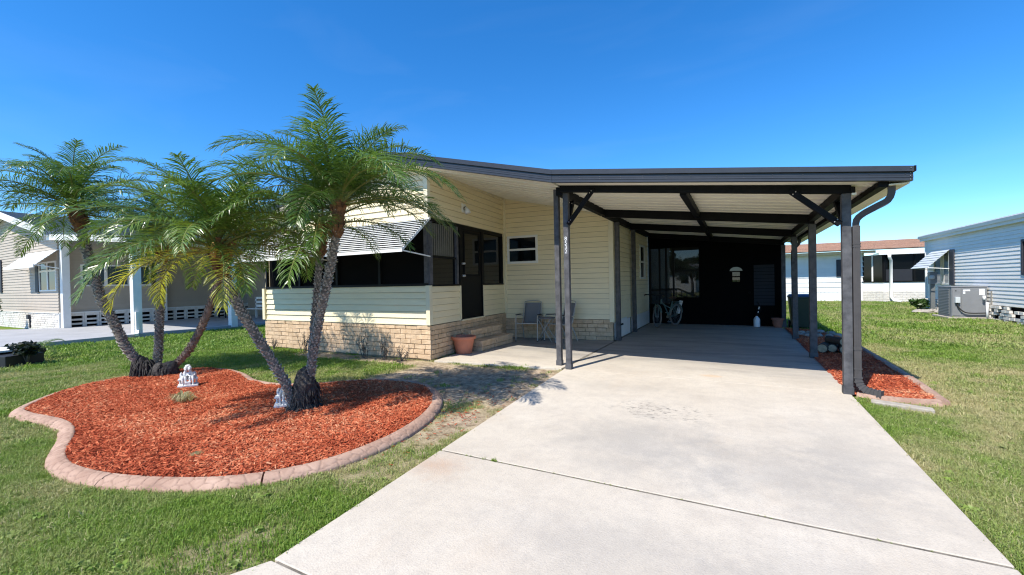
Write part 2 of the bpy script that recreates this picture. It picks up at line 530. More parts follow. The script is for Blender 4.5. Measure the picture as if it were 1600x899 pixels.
class MB:
    def __init__(s):
        s.v = []
        s.f = []

    def box(s, x0, x1, y0, y1, z0, z1):
        n = len(s.v)
        s.v += [(x0, y0, z0), (x1, y0, z0), (x1, y1, z0), (x0, y1, z0), (x0, y0, z1), (x1, y0, z1), (x1, y1, z1), (x0, y1, z1)]
        s.f += [tuple(n + i for i in q) for q in ((0, 3, 2, 1), (4, 5, 6, 7), (0, 1, 5, 4), (1, 2, 6, 5), (2, 3, 7, 6), (3, 0, 4, 7))]
        return s

    def hexa(s, pts):
        n = len(s.v)
        s.v += [tuple(p) for p in pts]
        s.f += [tuple(n + i for i in q) for q in ((0, 3, 2, 1), (4, 5, 6, 7), (0, 1, 5, 4), (1, 2, 6, 5), (2, 3, 7, 6), (3, 0, 4, 7))]
        return s

    def bar(s, p, q, w, h, up=(0, 0, 1)):
        p, q, up = Vector(p), Vector(q), Vector(up)
        d = (q - p).normalized()
        side = d.cross(up)
        if side.length < 1e-4:
            side = d.cross(Vector((0, 1, 0)))
        side.normalize()
        u = side.cross(d).normalized()
        a, b = side * w / 2, u * h / 2
        return s.hexa([p - a - b, p + a - b, q + a - b, q - a - b, p - a + b, p + a + b, q + a + b, q - a + b])

    def tube(s, path, r, n=8, cap=True, closed=False):
        path = [Vector(p) for p in path]
        rs = r if isinstance(r, (list, tuple)) else [r] * len(path)
        base = len(s.v)
        k = len(path)
        prev = None
        for i, p in enumerate(path):
            if closed:
                d = path[(i + 1) % k] - path[i - 1]
            else:
                d = path[min(i + 1, k - 1)] - path[max(i - 1, 0)]
            d.normalize()
            if prev is None:
                a = d.cross(Vector((0, 0, 1)))
                if a.length < 1e-3:
                    a = d.cross(Vector((1, 0, 0)))
            else:
                a = prev - d * prev.dot(d)
            a.normalize()
            prev = a
            b = d.cross(a)
            for j in range(n):
                t = 2 * math.pi * j / n
                s.v.append(tuple(p + (a * math.cos(t) + b * math.sin(t)) * rs[i]))
        m = k if closed else k - 1
        for i in range(m):
            for j in range(n):
                i2 = (i + 1) % k
                s.f.append((base + i * n + j, base + i * n + (j + 1) % n, base + i2 * n + (j + 1) % n, base + i2 * n + j))
        if cap and not closed:
            s.f.append(tuple(base + j for j in reversed(range(n))))
            s.f.append(tuple(base + (k - 1) * n + j for j in range(n)))
        return s

    def sweep_rect(s, path, w, h, ups):
        """rectangular section along a path; ups = side vector"""
        path = [Vector(p) for p in path]
        base = len(s.v)
        k = len(path)
        for i, p in enumerate(path):
            d = (path[min(i + 1, k - 1)] - path[max(i - 1, 0)]).normalized()
            a = Vector(ups)
            a = (a - d * a.dot(d)).normalized()
            b = d.cross(a)
            for (x, y) in ((-1, -1), (1, -1), (1, 1), (-1, 1)):
                s.v.append(tuple(p + a * x * w / 2 + b * y * h / 2))
        for i in range(k - 1):
            for j in range(4):
                s.f.append((base + i * 4 + j, base + i * 4 + (j + 1) % 4, base + i * 4 + 4 + (j + 1) % 4, base + i * 4 + 4 + j))
        s.f.append((base + 3, base + 2, base + 1, base))
        e = base + (k - 1) * 4
        s.f.append((e, e + 1, e + 2, e + 3))
        return s

    def lathe(s, prof, c=(0, 0, 0), n=24):
        base = len(s.v)
        for (r, z) in prof:
            for j in range(n):
                t = 2 * math.pi * j / n
                s.v.append((c[0] + r * math.cos(t), c[1] + r * math.sin(t), c[2] + z))
        for i in range(len(prof) - 1):
            for j in range(n):
                s.f.append((base + i * n + j, base + i * n + (j + 1) % n, base + (i + 1) * n + (j + 1) % n, base + (i + 1) * n + j))
        return s

    def ball(s, c, r, sq=(1, 1, 1), n=10, k=6):
        base = len(s.v)
        for i in range(k + 1):
            ph = math.pi * i / k - math.pi / 2
            for j in range(n):
                t = 2 * math.pi * j / n
                s.v.append((c[0] + r * sq[0] * math.cos(ph) * math.cos(t), c[1] + r * sq[1] * math.cos(ph) * math.sin(t), c[2] + r * sq[2] * math.sin(ph)))
        for i in range(k):
            for j in range(n):
                s.f.append((base + i * n + j, base + i * n + (j + 1) % n, base + (i + 1) * n + (j + 1) % n, base + (i + 1) * n + j))
        return s

    def poly(s, pts2, z0, z1):
        n = len(s.v)
        k = len(pts2)
        s.v += [(x, y, z0) for x, y in pts2] + [(x, y, z1) for x, y in pts2]
        s.f.append(tuple(n + i for i in reversed(range(k))))
        s.f.append(tuple(n + k + i for i in range(k)))
        for i in range(k):
            s.f.append((n + i, n + (i + 1) % k, n + k + (i + 1) % k, n + k + i))
        return s

    def build(s, name, m, parent=None, smooth=False, local=False, bevel=0, sharp=None):
        me = me_from(name, s.v, s.f, M[m] if isinstance(m, str) else m, smooth)
        if sharp:
            me.set_sharp_from_angle(angle=R(sharp))
        o = link(name, me, parent, local)
        if bevel:
            b = o.modifiers.new('bevel', 'BEVEL')
            b.width = bevel
            b.segments = 2
            b.limit_method = 'ANGLE'
        return o


def perp(P0, P1):
    d = Vector((P1[0] - P0[0], P1[1] - P0[1], 0)).normalized()
    return d, Vector((d.y, -d.x, 0))       # outward = right-hand side of P0->P1


def siding(parent, P0, P1, z0, z1, pitch, m, top=None, holes=(), name='siding_board', t=0.019, flip=False, gk=1.0):
    """lap boards one by one along P0->P1; 'top(s)' caps a gable; holes = (s0,s1,z0,z1)"""
    d, nrm = perp(P0, P1)
    if flip:
        nrm = -nrm
    Lw = math.hypot(P1[0] - P0[0], P1[1] - P0[1])
    base = Vector((P0[0], P0[1], 0))
    nb = int(math.ceil((z1 - z0) / pitch - 1e-6))
    S = np.linspace(0, Lw, 201)
    for k in range(nb):
        za = z0 + k * pitch
        zb = min(z0 + (k + 1) * pitch, z1)
        if top is None:
            segs = [(0, Lw, 0, Lw)]
        else:
            T = np.array([top(x) for x in S])
            A = S[T >= za]
            if len(A) < 2:
                continue
            B = S[T >= zb]
            if len(B) < 2:
                pk = S[int(np.argmax(T))]
                segs = [(A[0], A[-1], pk, pk)]
                zb = float(T.max())
            else:
                segs = [(A[0], A[-1], B[0], B[-1])]
        zm = (za + zb) / 2
        for (h0, h1, hz0, hz1) in holes:
            if hz0 < zm < hz1:
                new = []
                for (a0, a1, b0, b1) in segs:
                    if h1 <= a0 or h0 >= a1:
                        new.append((a0, a1, b0, b1))
                        continue
                    if h0 - a0 > 0.02:
                        new.append((a0, h0, b0, h0))
                    if a1 - h1 > 0.02:
                        new.append((h1, a1, h1, b1))
                segs = new
        for (a0, a1, b0, b1) in segs:
            o0 = -0.004
            gp = min(.007, pitch * .06) * gk
            pts = [base + d * a0 - nrm * 0.011, base + d * a1 - nrm * 0.011, base + d * a1 + nrm * t, base + d * a0 + nrm * t]
            ptt = [base + d * b0 - nrm * 0.011, base + d * b1 - nrm * 0.011, base + d * b1 + nrm * o0, base + d * b0 + nrm * o0]
            v = [(p.x, p.y, za) for p in pts] + [(p.x, p.y, zb - gp) for p in ptt]
            mb = MB().hexa(v)
            mb.build(name, m, parent)


BRICKS = []
for _ in range(6):
    r = lambda a: random.uniform(-a, a)
    b_ = 0.04
    v = []
    for (x, z) in ((-.5, -.5), (.5, -.5), (.5, .5), (-.5, .5)):
        v.append((x, 0.0, z))
    for (x, z) in ((-.5, -.5), (.5, -.5), (.5, .5), (-.5, .5)):
        v.append((x + r(.01), -0.8 + r(.15), z + r(.03)))
    for (x, z) in ((-.47, -.42), (.47, -.42), (.47, .42), (-.47, .42)):
        v.append((x + r(.01), -1.0 + r(.18), z + r(.05)))
    f = [(8, 9, 10, 11)]
    for i in range(4):
        j = (i + 1) % 4
        f.append((i, j, 4 + j, 4 + i))
        f.append((4 + i, 4 + j, 8 + j, 8 + i))
    BRICKS.append(me_from('brick', v, f, M['brick']))


def bricks(parent, P0, P1, z0, z1, Lb, Hb, depth=0.022, meshes=None, gap=0.010, name='brick', skip=None, zfun=None):
    d, nrm = perp(P0, P1)
    ang = math.atan2(d.y, d.x)
    Lw = math.hypot(P1[0] - P0[0], P1[1] - P0[1])
    nc = max(1, round((z1 - z0) / Hb))
    Hb = (z1 - z0) / nc
    base = Vector((P0[0], P0[1], 0))
    for c in range(nc):
        s = -Lb / 2 * (c % 2) - random.uniform(0, .04)
        while s < Lw:
            e = s + Lb * random.uniform(0.93, 1.07)
            a, b = max(s, 0), min(e, Lw)
            if Lw - b < Lb * 0.25:
                b = Lw
                e = Lw + 1
            if b - a > 0.03:
                zc = z0 + (c + .5) * Hb
                if not (skip and skip((a + b) / 2, zc)):
                    o = link(name, random.choice(meshes or BRICKS), parent, local=True)
                    p = base + d * (a + b) / 2
                    o.location = (p.x, p.y, zc)
                    o.rotation_euler = (0, 0, ang)
                    o.scale = (b - a - gap, depth * random.uniform(.8, 1.25), Hb - gap)
            s = e
    return nc


# ------------------------------------------------------------------ ground
def vnoise(x, y, seed=0):
    xi, yi = np.floor(x).astype(int), np.floor(y).astype(int)
    fx, fy = x - xi, y - yi
    fx = fx * fx * (3 - 2 * fx)
    fy = fy * fy * (3 - 2 * fy)

    def h(a, b):
        n = (a * 374761393 + b * 668265263 + seed * 974711) & 0xffffffff
        n = ((n ^ (n >> 13)) * 1274126177) & 0xffffffff
        return ((n ^ (n >> 16)) & 0xffff) / 65535.0
    return (h(xi, yi) * (1 - fx) + h(xi + 1, yi) * fx) * (1 - fy) + (h(xi, yi + 1) * (1 - fx) + h(xi + 1, yi + 1) * fx) * fy


def fbm(x, y, s, seed=0, o=4):
    t = 0
    a = 0.5
    for i in range(o):
        t = t + a * vnoise(x / s * 2 ** i + 17.3 * i, y / s * 2 ** i - 9.1 * i, seed + i)
        a *= 0.5
    return t / (1 - 0.5 ** o)


def sst(a, b, v):
    t = np.clip((v - a) / (b - a), 0, 1)
    return t * t * (3 - 2 * t)


def dirt_fn(x, y):
    n = fbm(x, y, 0.9, 3)
    # bare earth between the porch slab, the bed and the drive; a strip under the brick wall
    d1 = ((x + 3.35) / 2.0) ** 2 + ((y - 5.0) / 1.5) ** 2
    v = 1 - sst(0.5, 1.25, d1 + (n - .5) * 1.6)
    d2 = np.abs(y - 6.0) / 0.28
    v = np.maximum(v, (1 - sst(0.5, 1.3, d2 + (n - .5) * 1.6)) * ((x > -8.6) & (x < -4.6)) * 0.9)
    d3 = np.abs(x + 2.55 + (y - 3.6) * 0.02) / 0.45
    v = np.maximum(v, (1 - sst(0.3, 1.2, d3 + (n - .45) * 2.0)) * ((y > 1.0) & (y < 5.6)) * (.6 + .4 * sst(2.6, 3.6, y)))
    d4 = ((x - 1.7) / .5) ** 2 + ((y - 5.95) / .28) ** 2
    v = np.maximum(v, (1 - sst(.4, 1.3, d4 + (n - .5) * 1.5)) * 0.6)
    d5 = ((x + 24.6) / 3.0) ** 2 + ((y - 5.0) / 0.9) ** 2
    v = np.maximum(v, 1 - sst(.7, 1.1, d5))
    return np.clip(v, 0, 1)


def dry_fn(x, y):
    a = fbm(x, y, 1.1, 11)
    b = fbm(x, y, 0.28, 23)
    c = fbm(x, y, 4.0, 31)
    v = 0.27 + (a - .5) * 1.25 + (b - .5) * 1.2 + (c - .5) * 0.6
    right = sst(0.8, 1.4, x)
    v = v - right * 0.02 + sst(8, 22, y) * right * 0.06
    lush = sst(-5.5, -8.5, x) * sst(3.2, 4.4, y)
    v = v - lush * 0.42
    strip = sst(0.85, 0.1, np.abs(x - 2.35)) * (y > 5.2) * (y < 11)
    v = v + strip * 0.30
    near = sst(2.4, 0.6, np.abs(x + 3.0)) * sst(1.9, 0.3, y)
    v = v + near * 0.10
    return np.clip(v, 0, 1)


def axis(lo, hi, step, far):
    mid = np.arange(lo, hi + 1e-6, step)
    return np.concatenate([np.array([-f for f in far[::-1]]) + lo, mid, np.array(far) + hi])


xs = axis(-30, 16, 0.17, [3, 10, 30, 80, 200, 450])
ys = axis(-4, 36, 0.17, [3, 10, 30, 80, 200, 450])
GX, GY = np.meshgrid(xs, ys, indexing='ij')
GROUND_Z = -0.03
GZ = GROUND_Z + (fbm(GX, GY, 0.8, 5) - .5) * 0.02
GZ = GZ - 0.04 * sst(-10, -13, GX)
nx, ny = GX.shape
idx = np.arange(nx * ny).reshape(nx, ny)
fq = np.stack([idx[:-1, :-1], idx[1:, :-1], idx[1:, 1:], idx[:-1, 1:]], -1).reshape(-1, 4)
gme = bpy.data.meshes.new('lawn')
gme.vertices.add(nx * ny)
gme.vertices.foreach_set('co', np.stack([GX, GY, GZ], -1).astype(np.float32).ravel())
gme.loops.add(fq.size)
gme.loops.foreach_set('vertex_index', fq.astype(np.int32).ravel())
gme.polygons.add(len(fq))
gme.polygons.foreach_set('loop_start', np.arange(0, fq.size, 4, dtype=np.int32))
gme.polygons.foreach_set('use_smooth', np.ones(len(fq), bool))
for nm, fn in (('dry', dry_fn), ('dirt', dirt_fn)):
    a = gme.attributes.new(nm, 'FLOAT', 'POINT')
    a.data.foreach_set('value', fn(GX, GY).astype(np.float32).ravel())
gme.materials.append(M['ground'])
gme.update(calc_edges=True)
gme.validate()
lawn = link('lawn', gme)
lawn['kind'] = 'structure'

# driveway: a bed of joint filler with the concrete slabs on it
dm = MB()
dm.poly([(-2.10, 1.30), (1.14, 1.30), (1.18, 14.6), (-5.22, 14.6), (-5.22, 9.6), (-4.95, 6.32), (-2.45, 6.5), (-2.2, 2.8)], -0.14, -0.005)
drive = dm.build('driveway', 'joint_dirt')
drive['kind'] = 'structure'


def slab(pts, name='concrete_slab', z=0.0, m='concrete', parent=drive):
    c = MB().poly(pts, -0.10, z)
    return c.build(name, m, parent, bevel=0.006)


slab([(-2.234, 2.880), (1.156, 2.880), (1.19, 6.40), (-2.475, 6.40)])
slab([(-2.133, 1.338), (1.15, 1.338), (1.156, 2.858), (-2.234, 2.858)])
slab([(-9.0, -3.0), (9.0, -3.0), (1.6, 0.2), (1.15, 1.324), (-2.135, 1.324), (-2.22, 1.16), (-2.75, 0.55), (-4.2, -0.3)])
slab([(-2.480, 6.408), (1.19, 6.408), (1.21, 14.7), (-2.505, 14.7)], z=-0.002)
slab([(-4.95, 6.22), (-2.53, 6.44), (-2.548, 9.9), (-5.35, 9.75)], z=0.0)

# neighbour's drive
nd = MB().poly([(-16.4, 2.4), (-16.35, 12.5), (-23.0, 12.5), (-23.0, 5.6), (-26.5, 3.6), (-34, 0.5), (-30, -6), (-20, -4)], -0.2, 0.07)
ndo = nd.build('neighbour_driveway', 'neighbour_concrete', bevel=0.01)
ndo['kind'] = 'structure'

# ------------------------------------------------------------------ mulch beds
INNER = [(-7.6, 1.76), (-7.2, 1.70), (-6.85, 1.73), (-6.43, 1.76), (-6.04, 1.72), (-5.66, 1.61), (-5.35, 1.49), (-5.10, 1.40), (-4.85, 1.345), (-4.55, 1.34), (-4.15, 1.40), (-3.72, 1.54),
         (-3.36, 1.72), (-3.10, 1.95), (-2.92, 2.25), (-2.85, 2.60), (-2.85, 3.0), (-2.97, 3.5), (-3.2, 3.96), (-3.54, 4.34), (-3.95, 4.58), (-4.35, 4.63), (-4.73, 4.5), (-5.06, 4.22), (-5.35, 3.95),
         (-5.85, 3.74), (-6.5, 3.76), (-7.2, 3.98), (-7.76, 4.06), (-8.23, 3.92), (-8.52, 3.55), (-8.62, 3.1), (-8.5, 2.62), (-8.2, 2.2)]


def catmull(pts, step=0.02, closed=True):
    P = np.array(pts, float)
    n = len(P)
    out = []
    rngi = range(n) if closed else range(n - 1)
    for i in rngi:
        if closed:
            p0, p1, p2, p3 = P[i - 1], P[i], P[(i + 1) % n], P[(i + 2) % n]
        else:
            p0, p1, p2, p3 = P[max(i - 1, 0)], P[i], P[i + 1], P[min(i + 2, n - 1)]
        k = max(2, int(np.linalg.norm(p2 - p1) / step))
        for t in np.arange(k) / k:
            out.append(0.5 * ((2 * p1) + (-p0 + p2) * t + (2 * p0 - 5 * p1 + 4 * p2 - p3) * t ** 2 + (-p0 + 3 * p1 - 3 * p2 + p3) * t ** 3))
    if not closed:
        out.append(P[-1])
    return np.array(out)


def inside_poly(x, y, poly):
    c = np.zeros(x.shape, bool)
    n = len(poly)
    j = n - 1
    for i in range(n):
        xi, yi = poly[i]
        xj, yj = poly[j]
        t = ((yi > y) != (yj > y)) & (x < (xj - xi) * (y - yi) / (yj - yi + 1e-12) + xi)
        c ^= t
        j = i
    return c


def sweep_curb(curve, prof, closed, root, seglen, cellscale=0.082, name='curb_segment', sign=1):
    """stamped concrete edging cut into blocks by its control joints; stone pattern pressed into the mesh"""
    n = len(curve)
    tang = np.roll(curve, -1, 0) - np.roll(curve, 1, 0) if closed else np.gradient(curve, axis=0)
    tang /= np.linalg.norm(tang, axis=1)[:, None] + 1e-9
    nor = np.stack([tang[:, 1], -tang[:, 0]], 1) * sign
    if closed:
        for _ in range(14):
            nor = (np.roll(nor, 1, 0) + 2 * nor + np.roll(nor, -1, 0))
            nor /= np.linalg.norm(nor, axis=1)[:, None]
    seg = np.linalg.norm(np.diff(curve, axis=0, append=curve[:1] if closed else curve[-1:]), axis=1)
    s = np.concatenate([[0], np.cumsum(seg)[:-1]])
    pr = np.array(prof)
    pl = np.concatenate([[0], np.cumsum(np.linalg.norm(np.diff(pr, axis=0), axis=1))])
    U = np.linspace(0, pl[-1], 24)
    PX, PZ = np.interp(U, pl, pr[:, 0]), np.interp(U, pl, pr[:, 1])
    sites = []
    tot = s[-1] + 0.02
    w = pl[-1]
    q = np.random.default_rng(3)
    rows = max(2, int(round(w / cellscale)))
    for r_ in range(rows):
        for c_ in range(int(tot / cellscale / 1.25)):
            sites.append(((c_ + .5 * (r_ % 2) + q.uniform(.1, .9)) * cellscale * 1.25, (r_ + q.uniform(.2, .8)) * w / rows))
    sites = np.array(sites)
    blocks = max(1, int(round(tot / seglen)))
    cuts = np.linspace(0, tot, blocks + 1)
    for b in range(blocks):
        sel = np.where((s >= cuts[b] + .001) & (s < cuts[b + 1] - .001))[0]
        if b == blocks - 1 and closed:
            sel = np.append(sel, 0)
        if len(sel) < 2:
            continue
        V = []
        ss = s[sel].copy()
        if b == blocks - 1 and closed:
            ss[-1] = tot
        near = sites[(sites[:, 0] > ss.min() - .3) & (sites[:, 0] < ss.max() + .3)]
        SS, UU = np.meshgrid(ss, U, indexing='ij')
        dd = np.sqrt((SS[..., None] - near[:, 0]) ** 2 + (UU[..., None] - near[:, 1]) ** 2)
        dd.sort(-1)
        groove = np.clip((dd[..., 1] - dd[..., 0]) / 0.012, 0, 1)
        dep = (1 - groove) * 0.0065
        dep = dep + (fbm(SS, UU, .05, 9) - .5) * .002
        X = curve[sel][:, None, 0] + nor[sel][:, None, 0] * (PX[None] - dep * .4)
        Y = curve[sel][:, None, 1] + nor[sel][:, None, 1] * (PX[None] - dep * .4)
        Z = PZ[None] - dep + 0 * X
        k, mU = X.shape
        V = np.stack([X, Y, Z], -1).reshape(-1, 3)
        F = []
        for i in range(k - 1):
            for j in range(mU - 1):
                a = i * mU + j
                F.append((a, a + mU, a + mU + 1, a + 1) if sign > 0 else (a, a + 1, a + mU + 1, a + mU))
        F.append(tuple(range(mU)))
        F.append(tuple((k - 1) * mU + j for j in reversed(range(mU))))
        me = me_from(name, V.tolist(), F, M['curb'], True)
        me.set_sharp_from_angle(angle=R(50))
        ga = me.attributes.new('grime', 'FLOAT', 'POINT')
        ga.data.foreach_set('value', (1 - groove).astype(np.float32).ravel())
        link(name, me, root)


inner = catmull(INNER, 0.0065)
INNER_D = inner[::12]
bed_root = thing('garden_edging', 'pinkish stamped concrete edging curving around the red mulch bed with the palms', 'garden edging', (-5.6, 2.8, 0))
area = 0.5 * np.sum(inner[:, 0] * np.roll(inner[:, 1], -1) - np.roll(inner[:, 0], -1) * inner[:, 1])
sweep_curb(inner, [(-0.02, -0.02), (0.0, 0.030), (0.012, 0.038), (0.06, 0.033), (0.10, 0.014), (0.122, -0.006), (0.13, -0.05)], True, bed_root, 1.15, sign=1 if area > 0 else -1)


def bed_surface(name, poly, zc, zedge, m='mulch'):
    P = np.array(poly)
    x0, y0 = P.min(0)
    x1, y1 = P.max(0)
    st = 0.07
    X, Y = np.meshgrid(np.arange(x0, x1 + st, st), np.arange(y0, y1 + st, st), indexing='ij')
    ins = inside_poly(X, Y, poly)
    Z = zedge + (zc - zedge) * 0 + (fbm(X, Y, .25, 4) - .5) * .03 + (fbm(X, Y, 1.2, 6) - .5) * (zc - zedge) * 2
    id_ = -np.ones(X.shape, int)
    V, F = [], []
    for i in range(X.shape[0]):
        for j in range(X.shape[1]):
            id_[i, j] = len(V)
            V.append((X[i, j], Y[i, j], Z[i, j]))
    for i in range(X.shape[0] - 1):
        for j in range(X.shape[1] - 1):
            if ins[i, j] and ins[i + 1, j] and ins[i, j + 1] and ins[i + 1, j + 1]:
                F.append((id_[i, j], id_[i + 1, j], id_[i + 1, j + 1], id_[i, j + 1]))
    me = me_from(name, V, F, M[m], True)
    o = link(name, me)
    o['kind'] = 'structure'
    return o


# slightly oversize polygon so that the surface runs under the edging
ctr = inner.mean(0)
big = []
for i in range(0, len(inner), 10):
    tg = inner[(i + 3) % len(inner)] - inner[i - 3]
    tg /= np.linalg.norm(tg)
    nn = np.array([tg[1], -tg[0]]) * (1 if area > 0 else -1)
    big.append(tuple(inner[i] + nn * 0.06))
bed_surface('mulch_bed', big, 0.05, 0.022)

RB = [(1.19, 6.32), (1.55, 6.20), (1.98, 6.30), (2.02, 6.9), (2.06, 7.6), (2.09, 8.6), (2.11, 9.6), (2.12, 10.6), (2.1, 11.6), (2.0, 12.6), (1.9, 13.6), (1.2, 13.8)]
bed_surface('side_mulch_bed', [(1.17, 6.28), (1.55, 6.16), (2.0, 6.26), (2.06, 7.6), (2.13, 9.6), (2.12, 11.6), (1.95, 13.6), (1.17, 13.9)], 0.03, 0.005)
redge = thing('garden_edging', 'narrow pinkish concrete edging around the shaded mulch strip beside the carport', 'garden edging', (2.0, 6.4, 0))
c1 = catmull([(1.22, 6.26), (1.5, 6.17), (1.75, 6.16), (1.95, 6.22)], .02, False)
sweep_curb(c1, [(-0.10, -0.03), (-0.09, 0.02), (-0.05, 0.035), (0.0, 0.03), (0.035, -0.04)], False, redge, .62, sign=1)
c2 = catmull([(1.98, 6.25), (2.03, 7.0), (2.07, 8.0), (2.10, 9.2), (2.12, 10.6), (2.1, 11.6), (2.0, 12.6)], .03, False)
sweep_curb(c2, [(-0.05, -0.03), (-0.045, 0.02), (0.0, 0.033), (0.055, 0.02), (0.065, -0.04)], False, redge, 1.2, sign=1)


# ------------------------------------------------------------------ scatter (geometry nodes on a point mesh)
def scatter(name, pts, rot, scl, dry, protos, pick):
    me = bpy.data.meshes.new(name)
    n = len(pts)
    me.vertices.add(n)
    me.vertices.foreach_set('co', np.asarray(pts, np.float32).ravel())
    for nm, ty, key, arr in (('rot', 'FLOAT_VECTOR', 'vector', rot), ('scl', 'FLOAT_VECTOR', 'vector', scl), ('dry', 'FLOAT', 'value', dry), ('pick', 'INT', 'value', pick)):
        a = me.attributes.new(nm, ty, 'POINT')
        a.data.foreach_set(key, np.asarray(arr, np.int32 if ty == 'INT' else np.float32).ravel())
    o = link(name, me)
    o['kind'] = 'stuff'
    pc = bpy.data.collections.new(name + '_pieces')
    for q in protos:
        pc.objects.link(q)
    g = bpy.data.node_groups.new(name + '_scatter', 'GeometryNodeTree')
    g.interface.new_socket('Geometry', in_out='INPUT', socket_type='NodeSocketGeometry')
    g.interface.new_socket('Geometry', in_out='OUTPUT', socket_type='NodeSocketGeometry')
    N, L = g.nodes, g.links
    gi, go = N.new('NodeGroupInput'), N.new('NodeGroupOutput')
    ci = N.new('GeometryNodeCollectionInfo')
    ci.inputs['Collection'].default_value = pc
    ci.inputs['Separate Children'].default_value = True
    ci.inputs['Reset Children'].default_value = True
    ip = N.new('GeometryNodeInstanceOnPoints')

    def na(nm, ty):
        a = N.new('GeometryNodeInputNamedAttribute')
        a.data_type = ty
        a.inputs['Name'].default_value = nm
        return a.outputs[0]
    er = N.new('FunctionNodeEulerToRotation')
    L.new(na('rot', 'FLOAT_VECTOR'), er.inputs[0])
    L.new(gi.outputs[0], ip.inputs['Points'])
    L.new(ci.outputs[0], ip.inputs['Instance'])
    ip.inputs['Pick Instance'].default_value = True
    L.new(na('pick', 'INT'), ip.inputs['Instance Index'])
    L.new(er.outputs[0], ip.inputs['Rotation'])
    L.new(na('scl', 'FLOAT_VECTOR'), ip.inputs['Scale'])
    L.new(ip.outputs[0], go.inputs[0])
    md = o.modifiers.new('scatter', 'NODES')
    md.node_group = g
    return o


def blade_tuft(seed, n, rad, h0, h1, wid, lean):
    q = random.Random(seed)
    v, f = [], []
    for _ in range(n):
        a = q.uniform(0, 6.283)
        r_ = rad * math.sqrt(q.random())
        x, y = r_ * math.cos(a), r_ * math.sin(a)
        h = q.uniform(h0, h1)
        b = q.uniform(0, 6.283)
        ln = q.uniform(.15, 1) * lean
        dx, dy = math.cos(b), math.sin(b)
        px, py = -dy * wid / 2, dx * wid / 2
        m1 = (x + dx * ln * h * .35, y + dy * ln * h * .35, h * .6)
        t1 = (x + dx * ln * h, y + dy * ln * h, h * (1 - .35 * ln))
        k = len(v)
        v += [(x - px, y - py, -.01), (x + px, y + py, -.01), (m1[0] + px * .8, m1[1] + py * .8, m1[2]), (m1[0] - px * .8, m1[1] - py * .8, m1[2]), t1]
        f += [(k, k + 1, k + 2, k + 3), (k + 3, k + 2, k + 4)]
    me = me_from('grass_tuft', v, f, M['grass'])
    return bpy.data.objects.new('grass_tuft', me)


tufts = [blade_tuft(i, 26, .055, .018, .050, .0042, 1.0) for i in range(4)]
big_tufts = [blade_tuft(10 + i, 34, .11, .022, .055, .009, 1.0) for i in range(3)]
far_tufts = [blade_tuft(20 + i, 30, .22, .03, .065, .018, 1.0) for i in range(3)]

DRIVE_POLY = [(-2.14, 1.33), (1.155, 1.33), (1.20, 6.40), (1.2, 14.7), (-5.3, 14.7), (-5.33, 9.75), (-4.95, 6.22), (-2.48, 6.44), (-2.24, 2.87)]
APRON = [(-9.0, -3.0), (9.0, -3.0), (1.6, 0.2), (1.15, 1.34), (-2.135, 1.34), (-2.22, 1.16), (-2.75, 0.55), (-4.2, -0.3)]
HOUSE = [(-10.1, 6.26), (-5.0, 6.26), (-5.3, 9.7), (-2.55, 9.9), (-2.55, 20), (-10.1, 20)]
ND = [(-16.4, 2.4), (-16.35, 12.5), (-40, 30), (-60, 6), (-23.0, 5.6), (-26.5, 3.6), (-34, 0.5), (-30, -6), (-20, -4)]
curb_out = []
for i in range(0, len(inner), 10):
    tg = inner[(i + 3) % len(inner)] - inner[i - 3]
    tg /= np.linalg.norm(tg)
    nn = np.array([tg[1], -tg[0]]) * (1 if area > 0 else -1)
    curb_out.append(tuple(inner[i] + nn * 0.128))
RB_OUT = [(1.17, 6.2), (1.5, 6.12), (2.02, 6.16), (2.08, 7.0), (2.13, 8.2), (2.17, 9.6), (2.19, 10.6), (2.15, 11.6), (2.05, 12.6), (1.17, 14)]
PAVER = [(1.30, 5.98), (1.78, 5.82), (1.80, 5.94), (1.33, 6.12)]
BLOCK = [DRIVE_POLY, APRON, HOUSE, ND, curb_out, RB_OUT, PAVER]


def grass_points(n, xr, yr, dens_fn):
    x = rng.uniform(*xr, n)
    y = rng.uniform(*yr, n)
    keep = rng.random(n) < dens_fn(x, y)
    x, y = x[keep], y[keep]
    # keep to what lies in front of the photograph's viewpoint
    ang = np.degrees(np.arctan2(x, y)) + 27.9
    k = (np.abs(ang) < 78) & (np.hypot(x, y) > 0.8)
    x, y = x[k], y[k]
    bad = np.zeros(len(x), bool)
    for p in BLOCK:
        bad |= inside_poly(x, y, p)
    x, y = x[~bad], y[~bad]
    di = dirt_fn(x, y)
    k = rng.random(len(x)) > np.clip(di * 1.45 - .10, 0, .99)
    return x[k], y[k]


def do_grass(name, n, xr, yr, dens, protos, smin, smax):
    x, y = grass_points(n, xr, yr, dens)
    d = dry_fn(x, y)
    k = rng.random(len(x)) > np.clip((d - .6) * .9, 0, .3)
    x, y, d = x[k], y[k], d[k]
    z = GROUND_Z + (fbm(x, y, .8, 5) - .5) * .02 - 0.04 * sst(-10, -13, x)
    m_ = len(x)
    rot = np.stack([rng.normal(0, .12, m_), rng.normal(0, .12, m_), rng.uniform(0, 6.28, m_)], 1)
    s = rng.uniform(smin, smax, m_) * (1.1 - .35 * d)
    scl = np.stack([s, s, s], 1)
    dd = np.clip(d * .9 + rng.normal(0, .14, m_), 0, 1)
    return scatter(name, np.stack([x, y, z], 1), rot, scl, dd, protos, rng.integers(0, len(protos), m_))


